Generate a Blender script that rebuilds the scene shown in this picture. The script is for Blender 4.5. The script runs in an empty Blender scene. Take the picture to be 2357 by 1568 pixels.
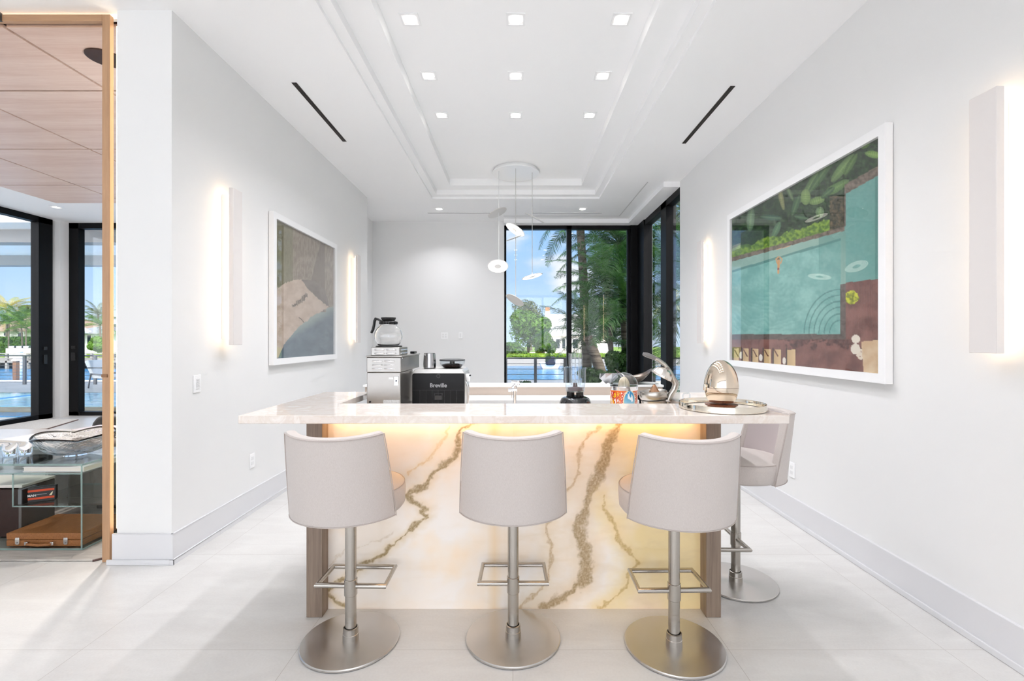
import bpy, math, random
from mathutils import Vector, Matrix, noise as mnoise
R = math.radians
random.seed(7)
SC = bpy.context.scene
COL = SC.collection
F = 1090.0; CX = 1187.0; CY = 783.0; EYE = 1.4

def P(x, y, Y):
    """point at depth Y seen at that place of the frame"""
    return Vector(((x - CX) * Y / F, Y, EYE + (CY - y) * Y / F))

def lin(c):
    if isinstance(c, str):
        c = c.lstrip('#'); c = tuple(int(c[i:i+2], 16) / 255 for i in (0, 2, 4))
    return tuple((v / 12.92 if v <= .04045 else ((v + .055) / 1.055) ** 2.4) for v in c)

ORI = {}

class MB:
    def __init__(s): s.v = []; s.f = []; s.sm = []
    def add(s, vs, fs, smooth=False):
        o = len(s.v); s.v += [tuple(v) for v in vs]
        for f in fs:
            s.f.append(tuple(i + o for i in f)); s.sm.append(smooth)
        return s
    def box(s, x0, x1, y0, y1, z0, z1, M=None):
        vs = [Vector((x, y, z)) for z in (z0, z1) for y in (y0, y1) for x in (x0, x1)]
        if M: vs = [M @ v for v in vs]
        return s.add(vs, [(0, 2, 3, 1), (4, 5, 7, 6), (0, 1, 5, 4), (2, 6, 7, 3), (0, 4, 6, 2), (1, 3, 7, 5)])
    def quad(s, a, b, c, d): return s.add([a, b, c, d], [(0, 1, 2, 3)])
    def tube(s, pts, r, n=12, closed=False, cap=True, rs=None, flat=None):
        pts = [Vector(p) for p in pts]; m = len(pts); rings = []
        up = None
        for i, p in enumerate(pts):
            if closed: t = (pts[(i + 1) % m] - pts[i - 1])
            else: t = pts[min(i + 1, m - 1)] - pts[max(i - 1, 0)]
            t.normalize()
            if up is None:
                up = Vector((0, 0, 1)) if abs(t.z) < .9 else Vector((1, 0, 0))
                if flat is not None: up = Vector(flat)
            a = t.cross(up)
            if a.length < 1e-5: a = t.orthogonal()
            a.normalize(); b = a.cross(t).normalized(); up = b
            rr = rs[i] if rs else r
            ra, rb = (rr if isinstance(rr, tuple) else (rr, rr))
            # keep mitred bends at full width
            k = 1.0
            if 0 < i < m - 1 or closed:
                d1 = (pts[i] - pts[i - 1]).normalized(); d2 = (pts[(i + 1) % m] - pts[i]).normalized()
                c = max(.5, math.sqrt(max(0, (1 + d1.dot(d2)) / 2))); k = 1 / c
                nb = (d2 - d1)
            rings.append([])
            for j in range(n):
                an = 2 * math.pi * j / n
                off = a * math.cos(an) * ra + b * math.sin(an) * rb
                if k > 1.01 and nb.length > 1e-4:
                    u = nb.normalized(); off += u * off.dot(u) * (k - 1)
                rings[-1].append(p + off)
        vs = [v for rg in rings for v in rg]; fs = []
        for i in range(m if closed else m - 1):
            for j in range(n):
                a0 = i * n + j; a1 = i * n + (j + 1) % n
                b0 = ((i + 1) % m) * n + j; b1 = ((i + 1) % m) * n + (j + 1) % n
                fs.append((a0, a1, b1, b0))
        s.add(vs, fs, True)
        if cap and not closed:
            s.add(rings[0], [tuple(range(n))]); s.add(rings[-1], [tuple(reversed(range(n)))])
        return s
    def lathe(s, prof, c=(0, 0, 0), n=32, M=None, sx=1, sy=1, capb=True, capt=True, smooth=True):
        c = Vector(c); vs = []; fs = []
        for r, z in prof:
            for j in range(n):
                a = 2 * math.pi * j / n
                v = Vector((r * math.cos(a) * sx, r * math.sin(a) * sy, z))
                vs.append((M @ v if M else v) + c)
        for i in range(len(prof) - 1):
            for j in range(n):
                j2 = (j + 1) % n
                fs.append((i * n + j, i * n + j2, (i + 1) * n + j2, (i + 1) * n + j))
        s.add(vs, fs, smooth)
        m = len(prof)
        if capb and prof[0][0] > 1e-6: s.add(vs[:n], [tuple(reversed(range(n)))])
        if capt and prof[-1][0] > 1e-6: s.add(vs[(m - 1) * n:], [tuple(range(n))])
        return s
    def cyl(s, c, r, h, n=24, r2=None): return s.lathe([(r, 0), (r2 or r, h)], c, n)
    def prism(s, poly, z0, z1, axis='z'):
        """poly: 2-D outline, extruded along axis"""
        def m3(a, b, t):
            return {'z': (a, b, t), 'y': (a, t, b), 'x': (t, a, b)}[axis]
        n = len(poly)
        vs = [m3(a, b, z0) for a, b in poly] + [m3(a, b, z1) for a, b in poly]
        return s.add(vs, [tuple(reversed(range(n))), tuple(range(n, 2 * n))] + [(i, (i + 1) % n, n + (i + 1) % n, n + i) for i in range(n)])
    def mesh(s, name):
        me = bpy.data.meshes.new(name)
        me.from_pydata(s.v, [], s.f); me.update()
        me.polygons.foreach_set('use_smooth', s.sm)
        return me

def obj(name, mb, mat, parent=None, at=None, bevel=0, seg=2, smooth=None, weld=False):
    me = mb if isinstance(mb, bpy.types.Mesh) else mb.mesh(name)
    if weld or bevel:
        import bmesh
        bm = bmesh.new(); bm.from_mesh(me)
        bmesh.ops.remove_doubles(bm, verts=bm.verts, dist=1e-5)
        bmesh.ops.recalc_face_normals(bm, faces=bm.faces)
        bm.to_mesh(me); bm.free()
    o = bpy.data.objects.new(name, me); COL.objects.link(o)
    if parent is not None:
        org = ORI[parent.name]; o.parent = parent; ORI[o.name] = org
        if org.length: me.transform(Matrix.Translation(-org))
    else:
        org = Vector(at) if at is not None else Vector((0, 0, 0)); ORI[o.name] = org
        if org.length: me.transform(Matrix.Translation(-org))
        o.location = org
    if mat: me.materials.append(mat)
    if bevel:
        b = o.modifiers.new('bevel', 'BEVEL'); b.width = bevel; b.segments = seg; b.limit_method = 'ANGLE'; b.angle_limit = R(40)
        me.polygons.foreach_set('use_smooth', [True] * len(me.polygons)); me.set_sharp_from_angle(angle=R(30))
        b.harden_normals = False
    elif smooth: 
        me.polygons.foreach_set('use_smooth', [True] * len(me.polygons)); me.set_sharp_from_angle(angle=R(smooth))
    return o

def tag(o, label=None, cat=None, group=None, kind=None):
    if label: o['label'] = label
    if cat: o['category'] = cat
    if group: o['group'] = group
    if kind: o['kind'] = kind
    return o

def thing(name, label, cat, at=(0, 0, 0), group=None, kind=None):
    o = bpy.data.objects.new(name, None); COL.objects.link(o); o.empty_display_size = .1
    o.location = at; ORI[o.name] = Vector(at)
    return tag(o, label, cat, group, kind)

def struct(name, mb, mat, **k):
    o = obj(name, mb, mat, **k); o['kind'] = 'structure'; return o

def copy_tree(o, parent=None):
    c = o.copy(); COL.objects.link(c)
    if parent: c.parent = parent
    for ch in o.children: copy_tree(ch, c)
    return c

# ---------------------------------------------------------------- materials
def newmat(name):
    m = bpy.data.materials.new(name); m.use_nodes = True
    nt = m.node_tree; nt.nodes.clear()
    out = nt.nodes.new('ShaderNodeOutputMaterial')
    return m, nt, out
def N(nt, t, **k):
    n = nt.nodes.new(t)
    for a, b in k.items():
        if a == 'ins':
            for kk, vv in b.items(): n.inputs[kk].default_value = vv
        else: setattr(n, a, b)
    return n
def L(nt, a, b): nt.links.new(a, b)

def pbr(name, col, rough=.5, metal=0, spec=.5, coat=0, sheen=0, trans=0, ior=1.45, em=None, ems=0, aniso=0, radial=False,
        var=None, vscale=(5, 5, 5), vamt=.5, bump=0, bscale=200, bstretch=(1, 1, 1), coord='Object', sss=0):
    m, nt, out = newmat(name)
    b = N(nt, 'ShaderNodeBsdfPrincipled'); L(nt, b.outputs[0], out.inputs[0])
    c = (*lin(col), 1)
    b.inputs['Base Color'].default_value = c; b.inputs['Roughness'].default_value = rough; b.inputs['Metallic'].default_value = metal
    b.inputs['Specular IOR Level'].default_value = spec; b.inputs['Coat Weight'].default_value = coat; b.inputs['Sheen Weight'].default_value = sheen
    b.inputs['Transmission Weight'].default_value = trans; b.inputs['IOR'].default_value = ior
    if sss: b.inputs['Subsurface Weight'].default_value = sss; b.inputs['Subsurface Scale'].default_value = .02
    if em: b.inputs['Emission Color'].default_value = (*lin(em), 1); b.inputs['Emission Strength'].default_value = ems
    if aniso:
        b.inputs['Anisotropic'].default_value = aniso
        if radial:
            t = N(nt, 'ShaderNodeTangent', direction_type='RADIAL', axis='Z'); L(nt, t.outputs[0], b.inputs['Tangent'])
    tc = N(nt, 'ShaderNodeTexCoord')
    if var:
        mp = N(nt, 'ShaderNodeMapping'); mp.inputs['Scale'].default_value = vscale
        L(nt, tc.outputs[coord], mp.inputs[0])
        nz = N(nt, 'ShaderNodeTexNoise', ins={'Scale': 1, 'Detail': 6, 'Roughness': .6}); L(nt, mp.outputs[0], nz.inputs[0])
        r = N(nt, 'ShaderNodeMapRange', ins={'From Min': .35, 'From Max': .65, 'To Min': 0, 'To Max': vamt}); L(nt, nz.outputs[0], r.inputs[0])
        mx = N(nt, 'ShaderNodeMix', data_type='RGBA'); mx.inputs[6].default_value = c; mx.inputs[7].default_value = (*lin(var), 1)
        L(nt, r.outputs[0], mx.inputs[0]); L(nt, mx.outputs[2], b.inputs['Base Color'])
    if bump:
        mp2 = N(nt, 'ShaderNodeMapping'); mp2.inputs['Scale'].default_value = bstretch; L(nt, tc.outputs[coord], mp2.inputs[0])
        nz2 = N(nt, 'ShaderNodeTexNoise', ins={'Scale': bscale, 'Detail': 3}); L(nt, mp2.outputs[0], nz2.inputs[0])
        bp = N(nt, 'ShaderNodeBump', ins={'Strength': bump, 'Distance': .002}); L(nt, nz2.outputs[0], bp.inputs['Height']); L(nt, bp.outputs[0], b.inputs['Normal'])
    return m

def pane(name, tint='#ffffff', refl=1.0, ior=1.5, rough=0.0):
    """thin clear sheet: lets light through, mirrors by Fresnel"""
    m, nt, out = newmat(name)
    t = N(nt, 'ShaderNodeBsdfTransparent'); t.inputs[0].default_value = (*lin(tint), 1)
    g = N(nt, 'ShaderNodeBsdfGlossy'); g.inputs['Roughness'].default_value = rough
    lw = N(nt, 'ShaderNodeLayerWeight', ins={'Blend': .5}); pw = N(nt, 'ShaderNodeMath', operation='POWER', ins={1: 5}); L(nt, lw.outputs['Facing'], pw.inputs[0])
    mul = N(nt, 'ShaderNodeMath', operation='MULTIPLY_ADD', use_clamp=True, ins={1: .92 * min(refl, 1), 2: .04 * refl}); L(nt, pw.outputs[0], mul.inputs[0])
    mx = N(nt, 'ShaderNodeMixShader'); L(nt, mul.outputs[0], mx.inputs[0]); L(nt, t.outputs[0], mx.inputs[1]); L(nt, g.outputs[0], mx.inputs[2])
    L(nt, mx.outputs[0], out.inputs[0]); return m

def emit(name, col, s):
    m, nt, out = newmat(name)
    e = N(nt, 'ShaderNodeEmission'); e.inputs[0].default_value = (*lin(col), 1); e.inputs[1].default_value = s
    L(nt, e.outputs[0], out.inputs[0]); return m

def attr_mat(name, rough=.5, coat=0, spec=.5, vary=0):
    m, nt, out = newmat(name)
    b = N(nt, 'ShaderNodeBsdfPrincipled', ins={'Roughness': rough, 'Coat Weight': coat, 'Specular IOR Level': spec, 'Coat Roughness': .02}); L(nt, b.outputs[0], out.inputs[0])
    a = N(nt, 'ShaderNodeVertexColor', layer_name='Col'); L(nt, a.outputs[0], b.inputs['Base Color'])
    return m

def wood(name, c1, c2, scale=(1, 1, 1), rough=.45, fine=60, coord='Object'):
    m, nt, out = newmat(name)
    b = N(nt, 'ShaderNodeBsdfPrincipled', ins={'Roughness': rough}); L(nt, b.outputs[0], out.inputs[0])
    tc = N(nt, 'ShaderNodeTexCoord'); mp = N(nt, 'ShaderNodeMapping'); mp.inputs['Scale'].default_value = scale; L(nt, tc.outputs[coord], mp.inputs[0])
    n1 = N(nt, 'ShaderNodeTexNoise', ins={'Scale': fine, 'Detail': 8, 'Roughness': .65, 'Distortion': .6}); L(nt, mp.outputs[0], n1.inputs[0])
    n2 = N(nt, 'ShaderNodeTexNoise', ins={'Scale': fine / 7, 'Detail': 3}); L(nt, mp.outputs[0], n2.inputs[0])
    ad = N(nt, 'ShaderNodeMath', operation='ADD'); L(nt, n1.outputs[0], ad.inputs[0]); L(nt, n2.outputs[0], ad.inputs[1])
    r = N(nt, 'ShaderNodeMapRange', ins={'From Min': .75, 'From Max': 1.25}); L(nt, ad.outputs[0], r.inputs[0])
    mx = N(nt, 'ShaderNodeMix', data_type='RGBA'); mx.inputs[6].default_value = (*lin(c1), 1); mx.inputs[7].default_value = (*lin(c2), 1)
    L(nt, r.outputs[0], mx.inputs[0]); L(nt, mx.outputs[2], b.inputs['Base Color'])
    bp = N(nt, 'ShaderNodeBump', ins={'Strength': .15, 'Distance': .001}); L(nt, n1.outputs[0], bp.inputs['Height']); L(nt, bp.outputs[0], b.inputs['Normal'])
    return m

M = {}
M['wall'] = pbr('wall paint', '#e9e9e8', .55, spec=.3, bump=.02, bscale=400)
M['ceiling'] = pbr('ceiling paint', '#f8f8f8', .7, spec=.2)
M['trim'] = pbr('satin white trim', '#f1f1f1', .35, spec=.4)
M['black'] = pbr('black aluminium', '#09090b', .45, spec=.2)
M['glass'] = pane('window glass', '#fbfdff', .9)
M['steel'] = pbr('brushed steel', '#b9b4ad', .24, metal=1, aniso=.5, bump=.05, bscale=60, bstretch=(1, 1, 40))
M['disc_steel'] = pbr('turned steel', '#d0cdca', .26, metal=1, aniso=.85, radial=True)
M['chrome'] = pbr('chrome', '#e6e6e8', .06, metal=1)
M['fabric'] = pbr('oatmeal linen', '#cbc3be', .85, sheen=.3, spec=.2, var='#bdb4ae', vscale=(500, 500, 120), vamt=.6, bump=.35, bscale=700)
M['piping'] = pbr('linen piping', '#b5aaa4', .8, sheen=.2)
M['leather'] = pbr('satin seat leather', '#bfb6b6', .38, spec=.5)
M['walnut'] = wood('grey walnut', '#7d6b5d', '#a08d7c', (1, 1, .05), .45, 55)
M['oak'] = wood('amber oak', '#aa8462', '#c49c78', (1, 1, .05), .4, 50)
M['oak_h'] = wood('amber oak across', '#aa8462', '#c49c78', (.05, 1, 1), .4, 50)
M['woodceil'] = wood('ceiling veneer', '#d6b9aa', '#e7d1c4', (.12, 2, 1), .42, 26)
M['joint'] = pbr('veneer joint', '#2b130b', .7)
M['taupe'] = pbr('taupe lacquer', '#b5a79b', .4)
M['greycab'] = pbr('grey lacquer', '#cbc6c1', .4)
M['white'] = pbr('white lacquer', '#f3f3f2', .3)
M['lamp'] = emit('downlight lens', '#fffaf2', 9)
M['led'] = emit('led strip', '#ffdfb8', 9)
M['ledbar'] = emit('under counter led', '#ffc983', 6)
M['ledwhite'] = emit('reveal led', '#ffe7c4', 3.2)
M['panel'] = emit('pendant light panel', '#fffaf0', 1.6)
M['slot'] = pbr('slot diffuser', '#1d1815', .6)
M['plate'] = pbr('switch plate', '#f5f5f5', .3)
M['dark'] = pbr('black plastic', '#1b1b1c', .3, spec=.5)
M['darkgloss'] = pbr('gloss black', '#232427', .1, coat=.6)
M['beans'] = pbr('coffee beans', '#3a2318', .35, var='#1d100a', vscale=(90, 90, 90), vamt=1, bump=1, bscale=110)
M['bottleglass'] = pbr('clear glass', '#ffffff', .0, trans=1, ior=1.45)
M['clearplastic'] = pane('clear plastic', '#f3f7fa', 1.3)
M['egg'] = pbr('champagne chrome', '#e3d3c0', .035, metal=1)
M['cradle'] = wood('cherry wood', '#5a2c18', '#83451f', (1, 1, 1), .35, 20)
M['gold'] = pbr('pale gold', '#ece3d4', .08, metal=1)
M['bowlmetal'] = pbr('hammered pewter', '#7c7067', .35, metal=.8, bump=.5, bscale=60)
M['crystal'] = pbr('cut crystal', '#ffffff', .0, trans=1, ior=1.5, bump=1, bscale=38)
M['shell'] = pbr('shell', '#efe9e4', .5)
M['silver'] = pbr('silver', '#b6b6b9', .15, metal=1)
M['rose'] = pbr('rose steel', '#c79d80', .2, metal=1)

# counter quartzite
def quartz():
    m, nt, out = newmat('polished quartzite')
    b = N(nt, 'ShaderNodeBsdfPrincipled', ins={'Roughness': .05, 'Specular IOR Level': .75}); L(nt, b.outputs[0], out.inputs[0])
    tc = N(nt, 'ShaderNodeTexCoord'); mp = N(nt, 'ShaderNodeMapping'); mp.inputs['Rotation'].default_value = (0, .2, .5); L(nt, tc.outputs['Object'], mp.inputs[0])
    n1 = N(nt, 'ShaderNodeTexNoise', ins={'Scale': 7, 'Detail': 8, 'Roughness': .65, 'Distortion': 1.2}); L(nt, mp.outputs[0], n1.inputs[0])
    cr = N(nt, 'ShaderNodeValToRGB'); e = cr.color_ramp.elements
    e[0].position = .3; e[0].color = (*lin('#ddd2c8'), 1); e[1].position = .62; e[1].color = (*lin('#e8e1da'), 1)
    x = cr.color_ramp.elements.new(.45); x.color = (*lin('#e3dad2'), 1)
    x = cr.color_ramp.elements.new(.53); x.color = (*lin('#dcd0c5'), 1)
    L(nt, n1.outputs[0], cr.inputs[0]); L(nt, cr.outputs[0], b.inputs['Base Color']); return m
M['quartz'] = quartz()

def tiles():
    m, nt, out = newmat('porcelain floor tile')
    b = N(nt, 'ShaderNodeBsdfPrincipled', ins={'Roughness': .3, 'Specular IOR Level': .45}); L(nt, b.outputs[0], out.inputs[0])
    tc = N(nt, 'ShaderNodeTexCoord')
    sp = N(nt, 'ShaderNodeSeparateXYZ'); L(nt, tc.outputs['Object'], sp.inputs[0])
    def line(sock, off, size):
        a = N(nt, 'ShaderNodeMath', operation='SUBTRACT', ins={1: off}); L(nt, sock, a.inputs[0])
        d = N(nt, 'ShaderNodeMath', operation='DIVIDE', ins={1: size}); L(nt, a.outputs[0], d.inputs[0])
        f = N(nt, 'ShaderNodeMath', operation='FRACT'); L(nt, d.outputs[0], f.inputs[0])
        s = N(nt, 'ShaderNodeMath', operation='SUBTRACT', ins={1: .5}); L(nt, f.outputs[0], s.inputs[0])
        ab = N(nt, 'ShaderNodeMath', operation='ABSOLUTE'); L(nt, s.outputs[0], ab.inputs[0])
        g = N(nt, 'ShaderNodeMath', operation='GREATER_THAN', ins={1: .5 - .0022 / size / 2}); L(nt, ab.outputs[0], g.inputs[0])
        fl = N(nt, 'ShaderNodeMath', operation='FLOOR'); L(nt, d.outputs[0], fl.inputs[0])
        return g.outputs[0], fl.outputs[0]
    gx, ix = line(sp.outputs[0], -1.962, .975); gy, iy = line(sp.outputs[1], 2.14, .948)
    mxm = N(nt, 'ShaderNodeMath', operation='MAXIMUM'); L(nt, gx, mxm.inputs[0]); L(nt, gy, mxm.inputs[1])
    cb = N(nt, 'ShaderNodeCombineXYZ'); L(nt, ix, cb.inputs[0]); L(nt, iy, cb.inputs[1])
    wn = N(nt, 'ShaderNodeTexWhiteNoise'); L(nt, cb.outputs[0], wn.inputs[0])
    off = N(nt, 'ShaderNodeVectorMath', operation='SCALE'); off.inputs['Scale'].default_value = 30; L(nt, wn.outputs['Color'], off.inputs[0])
    addv = N(nt, 'ShaderNodeVectorMath', operation='ADD'); L(nt, tc.outputs['Object'], addv.inputs[0]); L(nt, off.outputs[0], addv.inputs[1])
    mp = N(nt, 'ShaderNodeMapping'); mp.inputs['Rotation'].default_value = (0, 0, .5); mp.inputs['Scale'].default_value = (1.0, 3.2, 1); L(nt, addv.outputs[0], mp.inputs[0])
    n1 = N(nt, 'ShaderNodeTexNoise', ins={'Scale': 2.2, 'Detail': 9, 'Roughness': .62, 'Distortion': .8}); L(nt, mp.outputs[0], n1.inputs[0])
    cr = N(nt, 'ShaderNodeValToRGB'); e = cr.color_ramp.elements
    e[0].position = .3; e[0].color = (*lin('#d0cecb'), 1); e[1].position = .7; e[1].color = (*lin('#dbdad7'), 1)
    L(nt, n1.outputs[0], cr.inputs[0])
    n3 = N(nt, 'ShaderNodeTexNoise', ins={'Scale': 90, 'Detail': 3}); L(nt, tc.outputs['Object'], n3.inputs[0])
    mA = N(nt, 'ShaderNodeMix', data_type='RGBA', blend_type='OVERLAY'); mA.inputs[0].default_value = .12; L(nt, cr.outputs[0], mA.inputs[6]); L(nt, n3.outputs[0], mA.inputs[7])
    mB = N(nt, 'ShaderNodeMix', data_type='RGBA'); L(nt, mxm.outputs[0], mB.inputs[0]); L(nt, mA.outputs[2], mB.inputs[6]); mB.inputs[7].default_value = (*lin('#b4afa9'), 1)
    L(nt, mB.outputs[2], b.inputs['Base Color'])
    bp = N(nt, 'ShaderNodeBump', ins={'Strength': .12, 'Distance': .002}); L(nt, n1.outputs[0], bp.inputs['Height']); L(nt, bp.outputs[0], b.inputs['Normal'])
    return m
M['tile'] = tiles()

def paint_grid(name, nu, nv, pos, colf, mat, parent):
    """a dense sheet whose vertices carry the picture"""
    vs = []; cs = []
    for j in range(nv + 1):
        for i in range(nu + 1):
            p = pos(i / nu, j / nv); vs.append(p)
            c = lin(tuple(min(1, max(0, k)) for k in colf(p))); cs += [c[0], c[1], c[2], 1.0]
    fs = [(j * (nu + 1) + i, j * (nu + 1) + i + 1, (j + 1) * (nu + 1) + i + 1, (j + 1) * (nu + 1) + i) for j in range(nv) for i in range(nu)]
    me = bpy.data.meshes.new(name); me.from_pydata(vs, [], fs); me.update()
    at = me.color_attributes.new('Col', 'FLOAT_COLOR', 'POINT'); at.data.foreach_set('color', cs)
    return obj(name, me, mat, parent)

def seg_d(px, py, a, b):
    ax, ay = a; bx, by = b; dx, dy = bx - ax, by - ay
    t = max(0, min(1, ((px - ax) * dx + (py - ay) * dy) / (dx * dx + dy * dy + 1e-9)))
    return math.hypot(px - ax - t * dx, py - ay - t * dy), t
def poly_d(px, py, pts):
    return min(seg_d(px, py, pts[i], pts[i + 1])[0] for i in range(len(pts) - 1))
def inside(px, py, poly):
    c = False; j = len(poly) - 1
    for i in range(len(poly)):
        xi, yi = poly[i]; xj, yj = poly[j]
        if (yi > py) != (yj > py) and px < (xj - xi) * (py - yi) / (yj - yi) + xi: c = not c
        j = i
    return c
def mixc(a, b, t):
    t = max(0, min(1, t)); return tuple(a[i] * (1 - t) + b[i] * t for i in range(3))
def hx(h): return tuple(int(h[i:i+2], 16) / 255 for i in (0, 2, 4))
def nz(x, y, z=0, s=1.0): return mnoise.fractal(Vector((x * s, y * s, z)), .8, 2.1, 4)
# ---------------------------------------------------------------- camera, world, lights
cam = bpy.data.cameras.new('camera'); co = bpy.data.objects.new('camera', cam); COL.objects.link(co)
co.location = (0, 0, EYE); co.rotation_euler = (R(90), 0, 0)
cam.sensor_width = 36; cam.lens = 36 * F / 2357; cam.shift_x = -8.5 / 2357; cam.shift_y = -1 / 2357; cam.clip_start = .05; cam.clip_end = 500
SC.camera = co
SC.view_settings.view_transform = 'Standard'; SC.view_settings.look = 'None'; SC.view_settings.gamma = 1
SC.view_settings.exposure = .72; SC.view_settings.use_curve_mapping = False
SC.cycles.use_denoising = True
SC.cycles.max_bounces = 9; SC.cycles.diffuse_bounces = 5; SC.cycles.glossy_bounces = 4; SC.cycles.transparent_max_bounces = 18; SC.cycles.transmission_bounces = 7
SC.cycles.use_adaptive_sampling = True; SC.cycles.adaptive_threshold = .09; SC.cycles.adaptive_min_samples = 12
SC.cycles.sample_clamp_indirect = 6; SC.cycles.caustics_reflective = False; SC.cycles.caustics_refractive = False

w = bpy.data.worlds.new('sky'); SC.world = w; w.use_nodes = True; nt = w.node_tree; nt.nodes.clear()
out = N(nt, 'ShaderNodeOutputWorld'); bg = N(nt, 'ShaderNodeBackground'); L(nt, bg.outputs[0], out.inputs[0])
tc = N(nt, 'ShaderNodeTexCoord'); sp = N(nt, 'ShaderNodeSeparateXYZ'); L(nt, tc.outputs['Generated'], sp.inputs[0])
cr = N(nt, 'ShaderNodeValToRGB'); e = cr.color_ramp.elements
e[0].position = 0; e[0].color = (*lin('#a9bccd'), 1); e[1].position = .5; e[1].color = (*lin('#6a93c4'), 1)
x = e.new(.12); x.color = (*lin('#92adcb'), 1); x = e.new(.25); x.color = (*lin('#7da3ca'), 1)
L(nt, sp.outputs[2], cr.inputs[0])
mp = N(nt, 'ShaderNodeMapping'); mp.inputs['Scale'].default_value = (5, 5, 13); mp.inputs['Location'].default_value = (1.3, .4, .35); L(nt, tc.outputs['Generated'], mp.inputs[0])
cn = N(nt, 'ShaderNodeTexNoise', ins={'Scale': 1.0, 'Detail': 6, 'Roughness': .5, 'Distortion': .25}); L(nt, mp.outputs[0], cn.inputs[0])
cm = N(nt, 'ShaderNodeMapRange', interpolation_type='SMOOTHSTEP', ins={'From Min': .47, 'From Max': .66}); L(nt, cn.outputs[0], cm.inputs[0])
cmx = N(nt, 'ShaderNodeMix', data_type='RGBA'); L(nt, cm.outputs[0], cmx.inputs[0]); L(nt, cr.outputs[0], cmx.inputs[6]); cmx.inputs[7].default_value = (*lin('#c6c7cb'), 1)
# unseen white glow added across the rear sky to light the room
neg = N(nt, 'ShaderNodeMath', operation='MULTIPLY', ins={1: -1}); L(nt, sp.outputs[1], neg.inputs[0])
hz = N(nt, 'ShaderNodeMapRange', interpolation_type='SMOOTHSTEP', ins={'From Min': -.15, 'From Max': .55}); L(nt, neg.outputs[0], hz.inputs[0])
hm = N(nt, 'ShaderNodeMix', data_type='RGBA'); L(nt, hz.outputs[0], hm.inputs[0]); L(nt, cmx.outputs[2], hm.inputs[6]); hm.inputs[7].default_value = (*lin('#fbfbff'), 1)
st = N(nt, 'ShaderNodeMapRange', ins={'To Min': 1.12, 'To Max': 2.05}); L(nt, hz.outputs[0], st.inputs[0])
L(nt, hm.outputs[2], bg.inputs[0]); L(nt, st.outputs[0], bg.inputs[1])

def lamp(name, kind, loc, power, col='#ffffff', rot=(0, 0, 0), size=.1, size_y=None, spread=None, parent=None):
    l = bpy.data.lights.new(name, kind); l.energy = power; l.color = lin(col)
    if kind == 'AREA':
        l.size = size; l.shape = 'DISK'
        if size_y: l.shape = 'RECTANGLE'; l.size_y = size_y
        if spread: l.spread = R(spread)
    o = bpy.data.objects.new(name, l); COL.objects.link(o); o.location = loc; o.rotation_euler = rot
    return o
sun = lamp('sun', 'SUN', (0, 0, 20), 2.7, '#fff3e2'); sun.data.angle = R(.6)
sun.rotation_euler = Vector((-.5, .62, -.75)).to_track_quat('-Z', 'Y').to_euler()

# ---------------------------------------------------------------- shell
XL, XR = -2.157, 2.144
H0 = 3.47
YB = 8.26           # back wall of the bar room
YN = -5.2           # open glazed front of the house behind the photographer
def s1(name, b, mat, **k): return struct(name, MB().box(*b), mat, **k)
s1('floor', (-8.45, 2.45, YN, 8.95, -.15, 0), M['tile'])
# pier on the left, long wall, jog behind it
s1('wall_left', (-2.5, XL, 2.97, 6.87, 0, H0), M['wall'])
s1('wall_right', (XR, XR + .3, YN, 6.18, 0, H0), M['wall'])
s1('wall_back', (-2.5, -.2, YB, YB + .25, 0, H0), M['wall'])
s1('wall_hall', (-2.62, -2.5, 3.6, YB + .25, 0, 3.6), M['wall'])
s1('wall_far_left', (-8.7, -8.45, YN, 3.0, 0, 3.6), M['wall'])
s1('wall_header', (-8.45, -2.5, 3.03, 3.08, 3.47, 3.6), M['wall'])

# tray ceiling: slabs with stepped rectangular openings; the tray runs towards the photographer and past them
def ring_slab(name, z0, z1, ox0, ox1, oy0, oy1, ix0, ix1, iy0, iy1):
    mb = MB()
    mb.box(ox0, ix0, oy0, oy1, z0, z1); mb.box(ix1, ox1, oy0, oy1, z0, z1)
    mb.box(ix0, ix1, iy1, oy1, z0, z1); mb.box(ix0, ix1, oy0, iy0, z0, z1)
    return struct(name, mb, M['ceiling'])
TY = -.8
ring_slab('ceiling', H0, 3.498, XL, XR, YN, YB, -1.222, 1.222, TY, 6.94)
ring_slab('trim_1', 3.498, 3.567, -1.6, 1.6, TY - .3, 7.3, -1.144, 1.144, TY + .08, 6.826)
ring_slab('trim_2', 3.567, 3.661, -1.5, 1.5, TY - .2, 7.2, -.925, .925, TY + .3, 6.635)
s1('ceiling_tray', (-1.4, 1.4, TY - .1, 7.1, 3.661, 3.75), M['ceiling'])
# foreground ceiling beside the tray, over the left part of the house
s1('ceiling_front', (-8.7, XL, YN, 3.03, H0, 3.55), M['ceiling'])
s1('ceiling_hall', (-2.5, XL, 2.97, YB, H0, 3.55), M['ceiling'])
s1('ceiling_wing', (-8.7, -2.5, 3.08, 9.0, 3.57, 3.65), M['ceiling'])
s1('roof', (-8.9, 2.6, YN, 9.0, 3.78, 3.95), M['ceiling'])
# shade pocket that follows the corner glazing
pk = MB()
pk.box(1.72, 1.735, 6.2, 7.9, H0 - .004, H0 + .001); pk.box(-.2, 1.735, 7.885, 7.9, H0 - .004, H0 + .001)
struct('trim_3', pk, pbr('pocket line', '#cfcfcf', .6))
pk = MB(); pk.box(1.93, XR, 6.18, YB, 3.40, H0); pk.box(-.2, 1.93, 8.08, YB, 3.40, H0)
struct('trim_4', pk, M['ceiling'])

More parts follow.
